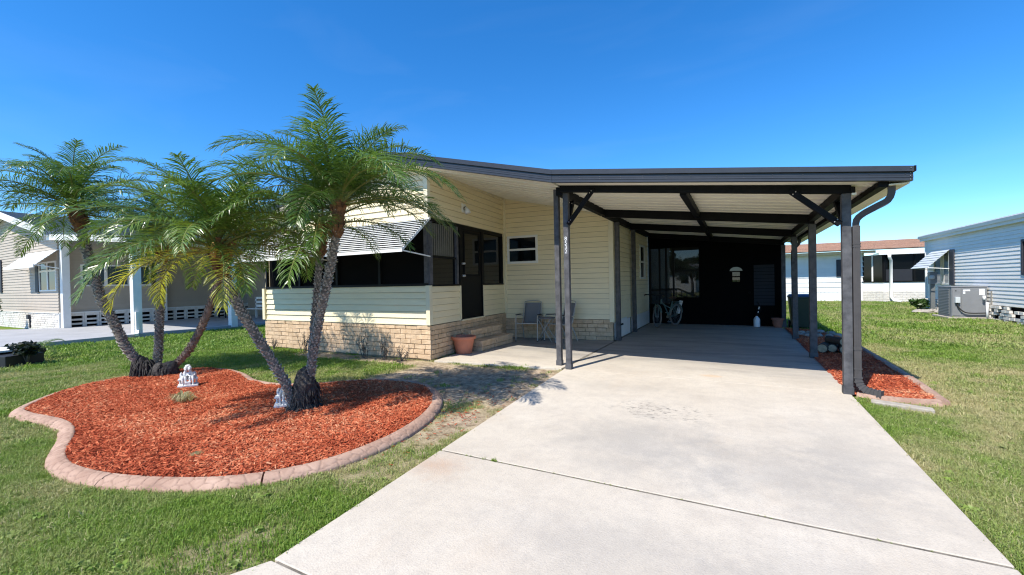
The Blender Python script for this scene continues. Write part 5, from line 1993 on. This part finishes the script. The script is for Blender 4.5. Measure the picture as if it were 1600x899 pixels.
for i, (x, y, l, r_, a, lab) in enumerate(((1.42, 9.62, .34, .085, .3, 'pale faced cut log at the left of the heap in the shaded mulch'), (1.72, 9.58, .36, .09, .1, 'pale faced cut log at the right of the heap in the shaded mulch'), (1.57, 9.72, .4, .075, .2, 'dark cut log in the middle of the small heap in the shaded mulch'), (1.60, 9.66, .36, .07, -.5, 'cut log lying on top of the small heap in the shaded mulch'))):
    z = .095 if i < 3 else .225
    t = thing('log', lab, 'log', (x, y, z), 'cut logs heaped in the shaded mulch')
    d = Vector((math.sin(a), math.cos(a), 0)) * l / 2
    MB().tube([-d, d * .3, d], [r_, r_ * .96, r_], 14).build('log_bark', 'log_bark', t, True, True, sharp=50)
    MB().tube([-d * 1.012, -d * .98], r_ * .86, 14).build('cut_face', 'wood', t, local=True)
q = random.Random(9)
ORD9 = ('first', 'second', 'third', 'fourth', 'fifth', 'sixth', 'seventh', 'eighth', 'ninth')
for i in range(9):
    x, y = 1.28 + .10 * i + q.uniform(-.02, .02), 12.2 + q.uniform(-.3, .3) + (.5 if i % 2 else 0)
    mb = MB()
    mb.ball((0, 0, 0), .10, (1.2, .9, .55), 9, 6)
    mb.v = [tuple(Vector(p) * (1 + q.uniform(-.18, .18))) for p in mb.v]
    o = mb.build('stone', 'rock')
    o.location = (x, y, .03)
    o.rotation_euler = (0, 0, q.uniform(0, 6))
    tag(o, ORD9[i] + ' rough stone from the carport edge in the shaded row below the green bin', 'stone', 'rough stones in the mulch by the bin')
pv = MB().poly(PAVER, -.05, .012).build('paver', 'paver', bevel=.01)
tag(pv, 'old grey paving slab in the grass below the downspout', 'paving slab')

# dead shrubs in front of the brick wall
for i, (x, y, h, lab) in enumerate(((-8.35, 6.02, .50, 'bare dead shrub against the brick wall behind the tallest palm trunk'), (-9.45, 6.05, .30, 'low bare dead shrub near the left end of the brick wall'),
                                     (-6.52, 6.03, .52, 'bare dead shrub with one long stem, against the brick right of the palm'), (-6.0, 6.05, .54, 'bare dead shrub with two upright stems nearest the middle of the brick wall'), (-5.58, 6.08, .30, 'smallest bare dead shrub, nearest the right corner of the brick wall'))):
    q = random.Random(60 + i)
    mb = MB()
    for k in range(9):
        a = q.uniform(0, 6.28)
        p = Vector((q.uniform(-.08, .08), q.uniform(-.04, .04), -.03))
        hh = h * q.uniform(.45, 1.0)
        e = p + Vector((math.cos(a) * .12, math.sin(a) * .08, hh))
        m_ = p.lerp(e, .5) + Vector((q.uniform(-.03, .03), 0, 0))
        mb.tube([p, m_, e], [.007, .005, .002], 5)
        for j in range(6):
            b = p.lerp(e, q.uniform(.3, .95))
            mb.tube([b, b + Vector((q.uniform(-.07, .07), q.uniform(-.05, .05), q.uniform(.02, .09)))], [.004, .0015], 4)
    o = mb.build('dead_shrub', 'dry_twig')
    o.location = (x, y, 0)
    tag(o, lab, 'shrub', 'bare dead shrubs along the brick wall')


# ------------------------------------------------------------------ leafy plants and trees
def leaf_cloud(mb, c, rad, n, size, q, flat=1.0, shell=.45):
    for _ in range(n):
        u = Vector((q.gauss(0, 1), q.gauss(0, 1), q.gauss(0, 1))).normalized() * (shell + (1 - shell) * q.random()) 
        p = Vector(c) + Vector((u.x * rad[0], u.y * rad[1], u.z * rad[2]))
        a = Vector((q.gauss(0, 1), q.gauss(0, 1), q.gauss(0, 1) * .6)).normalized()
        b = a.cross(Vector((q.gauss(0, 1), q.gauss(0, 1), q.gauss(0, 1)))).normalized()
        s = size * q.uniform(.6, 1.3)
        i = len(mb.v)
        mb.v += [tuple(p - a * s), tuple(p + b * s * .45), tuple(p + a * s), tuple(p - b * s * .45)]
        mb.f.append((i, i + 1, i + 2, i + 3))


def tree(label, loc, h, rad, seed, clumps=22, per=170, size=.13, group=None, leafm='tree_leaf'):
    q = random.Random(seed)
    t = thing('tree', label, 'tree', loc, group)
    tr = MB()
    top = Vector((q.uniform(-.2, .2), q.uniform(-.2, .2), h * .55))
    tr.tube([(0, 0, -.1), tuple(top * .5 + Vector((.06, 0, 0))), tuple(top)], [h * .035, h * .026, h * .016], 9)
    cr = MB()
    for i in range(clumps):
        a = q.uniform(0, 6.28)
        r_ = rad * math.sqrt(q.random())
        z = h * q.uniform(.38, .92)
        k = 1 - abs(z / h - .62) * 1.1
        c = Vector((math.cos(a) * r_ * k, math.sin(a) * r_ * k, z))
        if i % 2 == 0:
            tr.tube([tuple(top * q.uniform(.6, 1)), tuple(c * .5 + top * .5 + Vector((0, 0, -.1))), tuple(c)], [h * .012, h * .008, h * .003], 6)
        s = rad * q.uniform(.25, .42)
        leaf_cloud(cr, c, (s, s, s * .7), per, size, q, shell=.2)
    tr.build('trunk', 'tree_bark', t, True, True)
    cr.build('crown', leafm, t, local=True)
    return t


tree('dark leafy tree in the back yard seen at the left of the rear carport window', (-4.5, 25, 0), 5.8, 1.9, 1, 26)
tree('dark leafy tree in the back yard seen at the right of the rear carport window', (-0.55, 27, 0), 6.0, 1.7, 2, 24)
tree('bushy small tree in front of the far white house behind the carport', (-3.2, 38, 0), 3.8, 1.6, 3, 16)


def shrub(label, loc, rad, n, size, seed, leafm='shrub_leaf', cat='shrub', group=None):
    q = random.Random(seed)
    t = thing('shrub', label, cat, loc, group)
    st, lf = MB(), MB()
    for i in range(9):
        a = q.uniform(0, 6.28)
        e = Vector((math.cos(a) * rad[0] * .7 * q.random(), math.sin(a) * rad[1] * .7 * q.random(), rad[2] * q.uniform(.9, 2.0)))
        st.tube([(0, 0, -.04), tuple(e * .5 + Vector((.02, 0, 0))), tuple(e)], [.014, .010, .004], 5)
        leaf_cloud(lf, e, (rad[0] * .5, rad[1] * .5, rad[2] * .45), n // 9, size, q)
    st.build('stem', 'dry_twig', t, True, True)
    lf.build('foliage', leafm, t, local=True)
    return t


def sago(label, loc, n, L, seed, leafm):
    t = thing('sago_palm', label, 'sago palm', loc)
    q = random.Random(seed)
    MB().ball((0, 0, .04), .07, (1, 1, 1.1), 9, 6).build('trunk', 'root', t, True, True)
    for i in range(n):
        o = link('frond', FR[('high', 'mid', 'flat')[i % 3], i % 4], t, True)
        o.location = (0, 0, .07)
        o.rotation_euler = (q.uniform(-.2, .2), 0, i * 2.4)
        s = L / 1.35
        o.scale = (s, s, s)
    return t


# ------------------------------------------------------------------ left neighbour
lh = thing('house', 'tan sided neighbouring house with grey shingle roof and white carport posts at the far left', 'house', (-24, 6.2, 0))
GZ0 = -.07


def wall_box(parent, P0, P1, z0, top, m, name='wall', th=.12):
    d, n = perp(P0, P1)
    Lw = math.hypot(P1[0] - P0[0], P1[1] - P0[1])
    prof = [(0, z0), (Lw, z0)] + [(s, top(s)) for s in np.linspace(Lw, 0, 21)]
    v, f = [], []
    for o in (-.008, -th):
        for s, z in prof:
            p = Vector((P0[0], P0[1], 0)) + d * s + n * o
            v.append((p.x, p.y, z))
    k = len(prof)
    f = [tuple(range(k)), tuple(reversed(range(k, 2 * k)))] + [(i, k + i, k + (i + 1) % k, (i + 1) % k) for i in range(k)]
    return link(name, me_from(name, v, f, M[m]), parent)


LF0, LF1 = (-32.5, 6.1), (-22.5, 6.1)
lz = lambda x: 3.56 + .224 * (-22.7 - x) if x > -28.1 else 3.56 + .224 * (-22.7 + 28.1) - .224 * (-28.1 - x)
wl = wall_box(lh, LF0, LF1, GZ0, lambda s: lz(-32.5 + s), 'tan_siding')
siding(wl, LF0, LF1, .62, 4.7, .115, 'tan_siding', lambda s: lz(-32.5 + s) - .02, holes=[(7.75, 9.9, 1.45, 2.62)], t=.014, gk=.5)
LS0, LS1 = (-22.5, 6.1), (-22.5, 17.5)
wl2 = wall_box(lh, LS0, LS1, GZ0, lambda s: 3.5, 'tan_siding')
siding(wl2, LS0, LS1, .64, 3.45, .115, 'tan_siding', holes=[(.62, 2.85, 1.60, 2.5)])


def joined_bricks(parent, P0, P1, z0, z1, L_, H_, m, seed, gap=.012, depth=.02, drop=0.0):
    q = random.Random(seed)
    d, n = perp(P0, P1)
    Lw = math.hypot(P1[0] - P0[0], P1[1] - P0[1])
    mb = MB()
    nc = max(1, round((z1 - z0) / H_))
    H_ = (z1 - z0) / nc
    b0 = Vector((P0[0], P0[1], 0))
    for c in range(nc):
        s = -L_ / 2 * (c % 2)
        while s < Lw:
            a, b = max(0, s) + gap / 2, min(Lw, s + L_) - gap / 2
            if b - a > .03 and q.random() >= drop:
                o = depth * q.uniform(.6, 1.3)
                za, zb = z0 + c * H_ + gap / 2, z0 + (c + 1) * H_ - gap / 2
                pts = [b0 + d * a - n * .03, b0 + d * b - n * .03, b0 + d * b + n * o, b0 + d * a + n * o]
                mb.hexa([(p.x, p.y, za) for p in pts] + [(p.x, p.y, zb) for p in pts])
            s += L_
    o = mb.build('brickwork', m, parent)
    o['kind'] = 'stuff'
    return o


joined_bricks(wl, LF0, LF1, GZ0, .61, .30, .085, 'white_brick', 2)
MB().box(-32.5, -22.45, 6.055, 6.09, .607, .63).build('ledge', 'white_brick', lh)
# open block screen under the side wall
blk = MB().box(0, .05, -.05, .05, 0, .60).box(.37, .42, -.05, .05, 0, .60).box(.05, .37, -.05, .05, 0, .06).box(.05, .37, -.05, .05, .15, .22).box(.05, .37, -.05, .05, .31, .38).box(.05, .37, -.05, .05, .49, .60)
bme = me_from('screen_block', blk.v, blk.f, M['white_brick'])
for i in range(25):
    o = link('screen_block', bme, wl2, True)
    o.location = (-22.44, 6.35 + .43 * i, .0)
    o.rotation_euler = (0, 0, R(90))
wbox(lh, 'shade_sheet', 'void', LS0, LS1, .2, 11, GZ0, .62, .0, .006)  # near-black sheet that paints the shade seen through the open blocks
wbox(lh, 'sill_board', 'white_trim', LS0, LS1, 0, 11.2, .60, .64, -.01, .11)
wbox(lh, 'corner_board', 'white_trim', LS0, LS1, -.02, .30, GZ0, .60, -.01, .06)


def nwindow(parent, P0, P1, s0, s1, z0, z1, n, m='white_trim', pane='glass'):
    w = wbox(parent, 'window', pane, P0, P1, s0 + .02, s1 - .02, z0 + .02, z1 - .02, -.01, .004)
    fr = .06
    for (a, b, c, e) in ((s0, s1, z1 - fr, z1), (s0, s1, z0, z0 + fr), (s0, s0 + fr, z0 + fr, z1 - fr), (s1 - fr, s1, z0 + fr, z1 - fr)):
        wbox(w, 'frame', m, P0, P1, a, b, c, e, -.02, .03)
    for i in range(1, n):
        s = s0 + (s1 - s0) * i / n
        wbox(w, 'mullion', m, P0, P1, s - .05, s + .05, z0 + fr, z1 - fr, -.01, .026)
    return w


nw = nwindow(lh, LF0, LF1, 8.12, 9.88, 1.45, 2.60, 2)
wbox(nw, 'transom', 'white_trim', LF0, LF1, 8.18, 9.82, 2.20, 2.27, .005, .022)
for s, z0, z1 in ((7.78, 1.42, 2.45), (3.25, 1.45, 2.9)):
    wbox(lh, 'shutter', 'dark_shutter', LF0, LF1, s, s + .32, z0, z1, .015, .05)
nwindow(lh, LS0, LS1, .62, 2.85, 1.62, 2.48, 3, pane='window_blue')
wbox(lh, 'shutter', 'dark_shutter', LS0, LS1, 2.90, 3.3, 1.55, 2.6, .015, .05)
wbox(lh, 'meter_box', 'dark_shutter', LF0, LF1, 6.85, 7.08, .34, .52, .02, .10)
wbox(lh, 'conduit', 'dark_shutter', LF0, LF1, 7.0, 7.05, -.02, .34, .02, .06)
# roof, gable fascia, carport roof
rf = MB()
for (xa, xb) in ((-22.35, -28.1), (-28.1, -34.0)):
    rf.hexa([(xb, 5.75, lz(xb) + .05), (xa, 5.75, lz(xa) + .05), (xa, 17.8, lz(xa) + .05), (xb, 17.8, lz(xb) + .05), (xb, 5.75, lz(xb) + .20), (xa, 5.75, lz(xa) + .20), (xa, 17.8, lz(xa) + .20), (xb, 17.8, lz(xb) + .20)])
rfo = rf.build('roof', 'grey_shingle', lh)
for i in range(22):                                     # shingle courses on the near slope
    x0 = -22.4 - i * .26
    MB().hexa([(x0 - .26, 5.74, lz(x0 - .26) + .203), (x0, 5.74, lz(x0) + .215), (x0, 17.8, lz(x0) + .215), (x0 - .26, 17.8, lz(x0 - .26) + .203), (x0 - .26, 5.74, lz(x0 - .26) + .207), (x0, 5.74, lz(x0) + .235), (x0, 17.8, lz(x0) + .235), (x0 - .26, 17.8, lz(x0 - .26) + .207)]).build('shingle_course', 'grey_shingle', rfo)
for (xa, xb) in ((-22.35, -28.08), (-28.12, -34.0)):
    MB().hexa([(xb, 5.70, lz(xb) - .02), (xa, 5.70, lz(xa) - .02), (xa, 5.745, lz(xa) - .02), (xb, 5.745, lz(xb) - .02), (xb, 5.70, lz(xb) + .24), (xa, 5.70, lz(xa) + .24), (xa, 5.745, lz(xa) + .24), (xb, 5.745, lz(xb) + .24)]).build('barge_board', 'white_trim', lh)
    MB().hexa([(xb, 5.75, lz(xb) + .01), (xa, 5.75, lz(xa) + .01), (xa, 6.09, lz(xa) + .01), (xb, 6.09, lz(xb) + .01), (xb, 5.75, lz(xb) + .045), (xa, 5.75, lz(xa) + .045), (xa, 6.09, lz(xa) + .045), (xb, 6.09, lz(xb) + .045)]).build('soffit', 'white_trim', lh)
MB().box(-26.2, -25.7, 9.2, 9.7, 4.3, 5.0).build('roof_vent', 'grey_shingle', lh)
lc = lambda x: 3.40 - .075 * (x + 22.45)
MB().hexa([(-22.3, 5.9, lc(-22.3)), (-16.2, 5.9, lc(-16.2)), (-16.2, 13, lc(-16.2)), (-22.3, 13, lc(-22.3)), (-22.3, 5.9, lc(-22.3) + .1), (-16.2, 5.9, lc(-16.2) + .1), (-16.2, 13, lc(-16.2) + .1), (-22.3, 13, lc(-22.3) + .1)]).build('carport_roof', 'white_trim', lh)
MB().hexa([(-22.6, 5.85, lc(-22.6) - .05), (-16.15, 5.85, lc(-16.15) - .05), (-16.15, 5.89, lc(-16.15) - .05), (-22.6, 5.89, lc(-22.6) - .05), (-22.6, 5.85, lc(-22.6) + .16), (-16.15, 5.85, lc(-16.15) + .14), (-16.15, 5.89, lc(-16.15) + .14), (-22.6, 5.89, lc(-22.6) + .16)]).build('fascia', 'white_trim', lh)
MB().box(-16.2, -16.14, 5.895, 13, lc(-16.2) - .05, lc(-16.2) + .13).build('gutter', 'white_trim', lh)
for (x, y) in ((-22.25, 6.22), (-16.62, 6.22), (-22.3, 9.3), (-16.45, 9.0), (-16.45, 11.9)):
    o = MB().box(x - .11, x + .11, y - .11, y + .11, .0, lc(x)).build('carport_post', 'white_trim', lh, bevel=.01)
    if (x, y) == (-16.62, 6.22):
        MB().bar((x + .16, y - .05, .75), (x + .16, y - .05, .15), .09, .08).bar((x + .16, y - .05, .16), (x + .40, y - .16, .06), .09, .08).build('downspout', 'white_trim', o)
MB().box(-22.4, -16.2, 13.0, 13.1, 0.0, 3.2).build('rear_wall', 'tan_siding', lh)
# window awning
na = thing('window_awning', 'white louvred awning over the front window of the tan house at far left', 'awning', (-24, 6.1, 3.0))
for i in range(8):
    t0, t1 = i / 8, (i + 1) / 8
    ya, za, yb, zb = 6.08 - .62 * t0, 3.02 - .60 * t0, 6.08 - .62 * t1, 3.02 - .60 * t1
    MB().hexa([(-25.6, yb - .012, zb - .014), (-22.3, yb - .012, zb - .014), (-22.3, ya + .014, za - .014), (-25.6, ya + .014, za - .014), (-25.6, yb - .018, zb - .003), (-22.3, yb - .018, zb - .003), (-22.3, ya + .012, za - .003), (-25.6, ya + .012, za - .003)]).build('awning_slat', 'awning', na)
MB().box(-25.62, -22.28, 5.42, 5.45, 2.33, 2.44).build('valance', 'awning', na)
for x in (-25.6, -22.3):
    MB().bar((x, 5.47, 2.42), (x, 6.08, 2.3), .03, .03).build('support_arm', 'awning', na)

# things under the neighbour's carport
wbn = thing('garden_bench', 'white slatted bench in the shade of the neighbouring carport', 'bench', (-18.4, 11.3, .07))
for z in (.45, .62, .80):
    MB().box(-.9, .9, .22, .25, z + .05, z + .15).build('back_slat', 'white_trim', wbn, local=True)
for y in (-.2, -.05, .1):
    MB().box(-.9, .9, y, y + .12, .42, .45).build('seat_slat', 'white_trim', wbn, local=True)
for (x, y) in ((-.85, -.2), (.85, -.2), (-.85, .25), (.85, .25)):
    MB().box(x - .03, x + .03, y - .03, y + .03, 0, .42 if y < 0 else .95).build('leg', 'white_trim', wbn, local=True)
dch = thing('patio_chair', 'black patio chair in the shade of the neighbouring carport', 'chair', (-21.2, 11.4, .07))
MB().box(-.3, .3, -.3, .3, .40, .46).build('seat', 'black_frame', dch, local=True)
MB().hexa([(-.3, .27, .46), (.3, .27, .46), (.3, .31, .46), (-.3, .31, .46), (-.28, .40, 1.0), (.28, .40, 1.0), (.28, .44, 1.0), (-.28, .44, 1.0)]).build('backrest', 'black_frame', dch, local=True)
for (x, y) in ((-.27, -.27), (.27, -.27), (-.27, .27), (.27, .27)):
    MB().box(x - .02, x + .02, y - .02, y + .02, 0, .40).build('leg', 'black_frame', dch, local=True)

plb = thing('planter_box', 'low black planter box with a white ledge at the far left edge of the lawn', 'planter', (-13.2, 2.6, GZ0))
MB().hexa([(-1.3, -.55, -.02), (.62, .05, -.02), (.45, .62, -.02), (-1.5, .0, -.02), (-1.3, -.55, .30), (.62, .05, .24), (.45, .62, .24), (-1.5, .0, .30)]).build('box', 'planter', plb, bevel=.01, local=True)
MB().hexa([(-1.34, -.58, .302), (.25, -.08, .29), (.06, .56, .29), (-1.55, .0, .302), (-1.34, -.58, .335), (.25, -.08, .325), (.06, .56, .325), (-1.55, .0, .335)]).build('ledge', 'white_trim', plb, local=True)
shrub('dark low shrub at the right end of the black planter box', (-12.62, 2.95, .02), (.30, .30, .17), 700, .05, 5, 'dark_leaf')
sago('small dark sago palm behind the black planter box', (-13.4, 3.35, .12), 9, .42, 2, 'dark_leaf')
shrub('leafy green shrub against the white brick base at the far left edge', (-26.2, 5.2, -.05), (.42, .35, .55), 900, .07, 6)

# ------------------------------------------------------------------ right neighbour
rh = thing('house', 'pale blue-white sided house with a long white eave at the right edge', 'house', (6.85, 17, 0))
RW0, RW1 = (6.85, 23.1), (6.85, 6.0)
wr = wall_box(rh, RW0, RW1, .44, lambda s: 2.80, 'pale_blue_siding')
siding(wr, RW0, RW1, .455, 2.78, .112, 'pale_blue_siding', holes=[(.70, 2.15, 1.0, 2.28), (6.5, 7.95, 1.34, 2.30)], t=.011, gk=.3)
wre = wall_box(rh, (12, 23.1), (6.87, 23.1), .3, lambda s: 2.8, 'pale_blue_siding')
MB().box(6.80, 6.87, 23.08, 23.14, .44, 2.8).build('corner_board', 'white_trim', rh)
MB().hexa([(6.69, 5.5, 2.86), (6.725, 5.5, 2.86), (6.725, 23.45, 2.86), (6.69, 23.45, 2.86), (6.67, 5.5, 2.96), (6.725, 5.5, 2.96), (6.725, 23.45, 2.96), (6.67, 23.45, 2.96)]).build('gutter', 'white_trim', rh)
MB().box(6.73, 6.76, 5.5, 23.4, 2.765, 2.95).build('fascia', 'white_trim', rh)
MB().box(6.762, 6.86, 5.5, 23.4, 2.77, 2.795).build('soffit', 'white_trim', rh)
MB().hexa([(6.70, 5.5, 2.965), (11.2, 5.5, 3.9), (11.2, 23.45, 3.9), (6.70, 23.45, 2.965), (6.70, 5.5, 3.0), (11.2, 5.5, 3.95), (11.2, 23.45, 3.95), (6.70, 23.45, 3.0)]).build('roof', 'white_trim', rh)
wi = nwindow(rh, RW0, RW1, .72, 2.12, 1.02, 2.26, 2, pane='window_blue')
wbox(wi, 'curtain', 'pale_blue_siding', RW0, RW1, 1.5, 1.65, 1.08, 2.2, .006, .014)
wbox(rh, 'shutter', 'dark_shutter', RW0, RW1, 2.18, 2.52, 1.0, 2.28, .018, .05)
nwindow(rh, RW0, RW1, 6.5, 7.95, 1.34, 2.30, 2, m='dark_shutter')
vd = wbox(rh, 'shade_sheet', 'void', RW0, RW1, .05, 17, -.05, .46, -.10, -.06)  # black backing: shade in the skirt gaps put in as colour
jb = joined_bricks(vd, RW0, RW1, -.05, .44, .21, .10, 'white_brick', 4, gap=.02, depth=.04, drop=.30)
ra = thing('window_awning', 'pale grey awning over the far window of the blue-white house', 'awning', (6.85, 21.7, 2.3))
for i in range(7):
    t0, t1 = i / 7, (i + 1) / 7
    xa, za, xb, zb = 6.82 - .62 * t0, 2.31 - .65 * t0, 6.82 - .62 * t1, 2.31 - .65 * t1
    MB().hexa([(xb - .012, 20.9, zb - .014), (xa + .014, 20.9, za - .014), (xa + .014, 22.5, za - .014), (xb - .012, 22.5, zb - .014), (xb - .018, 20.9, zb - .003), (xa + .012, 20.9, za - .003), (xa + .012, 22.5, za - .003), (xb - .018, 22.5, zb - .003)]).build('awning_slat', 'grey_awning', ra)
for y in (20.92, 22.48):
    MB().bar((6.21, y, 1.66), (6.84, y, 1.60), .025, .025).build('support_arm', 'white_trim', ra)

ac = thing('air_conditioner', 'large grey packaged air conditioner standing beside the blue-white house', 'air conditioner', (6.4, 18.8, 0))
MB().box(5.88, 6.84, 18.18, 19.42, -.06, .05).build('pad', 'paver', ac, bevel=.01)
body = MB().box(6.0, 6.80, 18.30, 19.30, .055, .985).build('body', 'ac_grey', ac, bevel=.008)
MB().box(5.985, 6.815, 18.285, 19.315, .987, 1.01).build('lid', 'ac_grey', ac, bevel=.006)
coil = MB().box(5.985, 5.998, 18.42, 19.24, .12, .94).build('coil_grille', 'ac_dark', ac)
for i in range(16):
    MB().box(5.972, 5.984, 18.44, 19.22, .14 + i * .05, .165 + i * .05).build('louvre', 'ac_grey', coil)
MB().box(6.02, 6.20, 18.288, 18.299, .10, .95).build('access_panel', 'ac_grey', ac)
MB().box(6.225, 6.79, 18.290, 18.299, .10, .95).build('access_panel', 'ac_grey', ac)
MB().box(6.06, 6.17, 18.20, 18.287, .50, .68).build('disconnect_box', 'grey_awning', ac, bevel=.006)
MB().tube(catmull([(6.11, 18.25, .49), (6.14, 18.24, .36), (6.26, 18.23, .22), (6.42, 18.23, .18), (6.74, 18.23, .19)], .03, False), .018, 8).build('conduit', 'rubber', ac, True)
MB().box(6.26, 6.42, 18.285, 18.289, .86, .91).box(6.26, 6.31, 18.285, 18.289, .78, .85).build('label_plate', 'white_plastic', ac)
MB().box(6.62, 6.74, 18.285, 18.289, .74, .93).build('label_plate', 'white_plastic', ac)
MB().box(6.08, 6.11, 18.284, 18.288, .86, .89).build('badge', 'rubber', ac)
MB().tube([(6.76, 18.2, .0), (6.76, 18.2, .52)], .03, 8).tube([(6.70, 18.21, .58), (6.70, 18.21, .72)], .035, 8).build('refrigerant_pipe', 'white_plastic', ac, True)
MB().box(6.83, 6.90, 18.12, 18.19, -.05, .86).build('support_post', 'paver', ac)

pd = thing('utility_pedestal', 'dark grey electrical pedestal with a box standing at the far end of the blue-white house', 'utility box', (6.55, 21.6, 0))
MB().box(6.50, 6.62, 21.55, 21.67, -.03, 1.05).build('post', 'ac_dark', pd)
MB().box(6.46, 6.66, 21.48, 21.70, 1.055, 1.50).build('meter_box', 'ac_grey', pd, bevel=.01)
MB().tube([(6.50, 21.47, 1.30), (6.50, 21.40, 1.30)], .08, 14).build('meter', 'grey_awning', pd, True)
sg = shrub('small dark green shrub beside the electrical pedestal', (6.25, 22.0, 0), (.35, .3, .2), 500, .07, 14)
q = random.Random(19)
for i in range(7):
    mb = MB().ball((0, 0, 0), .16, (1.2, 1, .6), 9, 6)
    mb.v = [tuple(Vector(p) * (1 + q.uniform(-.2, .2))) for p in mb.v]
    o = mb.build('stone', 'rock')
    o.location = (6.0 + .13 * i, 21.0 + q.uniform(-.25, .25), .03)
    tag(o, ORD9[i] + ' tan stone from the left in the small heap beside the air conditioner', 'stone', 'stones heaped by the air conditioner')

# ------------------------------------------------------------------ house behind the lawn
bh = thing('house', 'white house with a brown shingle roof and screened porch across the back lawn', 'house', (5, 30, 0))
B0, B1 = (0.5, 30.0), (6.3, 30.0)
bw = wall_box(bh, B0, B1, -.05, lambda s: 2.72, 'white_siding')
siding(bw, B0, B1, .52, 2.72, .275, 'white_siding')
for i in range(29):
    wbox(bh, 'skirt_panel', 'white_siding', B0, B1, i * .2, i * .2 + .185, -.05, .50, -.01, .02)
for s in (4.55, 5.95):
    wbox(bh, 'shutter', 'dark_shutter', B0, B1, s, s + .22, 1.38, 2.36, .015, .05)
Pq0, Pq1 = (6.95, 29.2), (12.0, 29.2)
Pr0, Pr1 = (6.2, 30.02), (6.95, 29.2)
bp_ = wall_box(bh, Pq0, Pq1, -.05, lambda s: 1.04, 'white_siding')
joined_bricks(bp_, Pq0, Pq1, -.05, .58, .30, .085, 'white_brick', 12)
bp2 = wall_box(bh, Pr0, Pr1, -.05, lambda s: 1.04, 'white_siding')
joined_bricks(bp2, Pr0, Pr1, -.05, .58, .30, .085, 'white_brick', 13)
wbox(bh, 'porch_screen', 'glass', Pq0, Pq1, .02, 5.0, 1.06, 2.52, -.06, -.03)
wbox(bh, 'porch_screen', 'glass', Pr0, Pr1, .02, 1.08, 1.06, 2.52, -.06, -.03)
for P0, P1, ss in ((Pq0, Pq1, (0, 1.2, 2.4, 3.7)), (Pr0, Pr1, (0, .5, 1.03))):
    for i, s in enumerate(ss):
        wbox(bh, 'mullion', 'white_trim' if (P0 is Pr0 and i == 1) else 'black_frame', P0, P1, s, s + .07, 1.05, 2.53, -.07, -.005)
    L_ = math.hypot(P1[0] - P0[0], P1[1] - P0[1])
    wbox(bh, 'sill', 'black_frame', P0, P1, 0, L_, 1.04, 1.09, -.06, .03)
wbox(bh, 'half_blind', 'shutter_panel', Pq0, Pq1, .10, 1.15, 1.10, 1.72, -.029, -.026)
MB().box(6.7, 12.2, 28.95, 29.0, 2.50, 2.66).build('porch_fascia', 'white_trim', bh)
MB().box(6.7, 12.2, 29.0, 30.0, 2.56, 2.60).build('porch_ceiling', 'white_trim', bh)
MB().box(.2, 6.7, 29.52, 29.56, 2.64, 2.78).build('fascia', 'white_trim', bh)
MB().box(.2, 6.7, 29.56, 29.99, 2.66, 2.69).build('soffit', 'white_trim', bh)
rz_ = lambda y: 2.78 + (y - 29.0) * .16
rb = MB().hexa([(.1, 29.0, rz_(29.0)), (12.4, 29.0, rz_(29.0)), (12.4, 33.6, rz_(33.6)), (.1, 33.6, rz_(33.6)), (.1, 29.0, rz_(29) + .05), (12.4, 29.0, rz_(29) + .05), (12.4, 33.6, rz_(33.6) + .05), (.1, 33.6, rz_(33.6) + .05)]).build('roof', 'brown_shingle', bh)
for i in range(19):
    y = 28.96 + i * .24
    q = random.Random(500 + i)
    x = .1 - q.random()
    while x < 12.3:
        x1 = x + q.uniform(.7, 1.2)
        a, b = max(x, .1), min(x1, 12.4)
        MB().hexa([(a, y, rz_(y) + .055), (b - .015, y, rz_(y) + .055), (b - .015, y + .24, rz_(y + .24) + .051), (a, y + .24, rz_(y + .24) + .051), (a, y, rz_(y) + .075), (b - .015, y, rz_(y) + .075), (b - .015, y + .24, rz_(y + .24) + .055), (a, y + .24, rz_(y + .24) + .055)]).build('shingle', 'brown_shingle', rb)
        x = x1
MB().tube([(7.12, 28.92, 2.5), (7.12, 28.92, 2.35), (7.22, 29.1, 2.2), (7.22, 29.12, .25), (7.3, 28.95, .08), (7.55, 28.8, .03)], .075, 8).build('downspout', 'white_trim', bh, True)
MB().box(5.6, 5.75, 31.5, 31.65, 3.0, 3.35).build('roof_vent', 'grey_shingle', bh)

fh = thing('house', 'far small white house seen through the rear carport window', 'house', (-5.0, 50, 0))
MB().box(-8.5, -3.9, 50, 55, 0, 2.3).build('wall', 'white_siding', fh)
MB().hexa([(-8.8, 49.6, 2.3), (-3.6, 49.6, 2.3), (-3.6, 55.4, 2.3), (-8.8, 55.4, 2.3), (-8.8, 52.4, 3.2), (-3.6, 52.4, 3.2), (-3.6, 52.6, 3.2), (-8.8, 52.6, 3.2)]).build('roof', 'grey_shingle', fh)
for x in (-5.0, -7.0):
    MB().box(x - .4, x + .4, 49.96, 50.0, 1.0, 1.8).build('window', 'glass', fh)
MB().box(-5.9, -5.0, 49.96, 50.0, 0, 2.0).build('door', 'white_trim', fh)
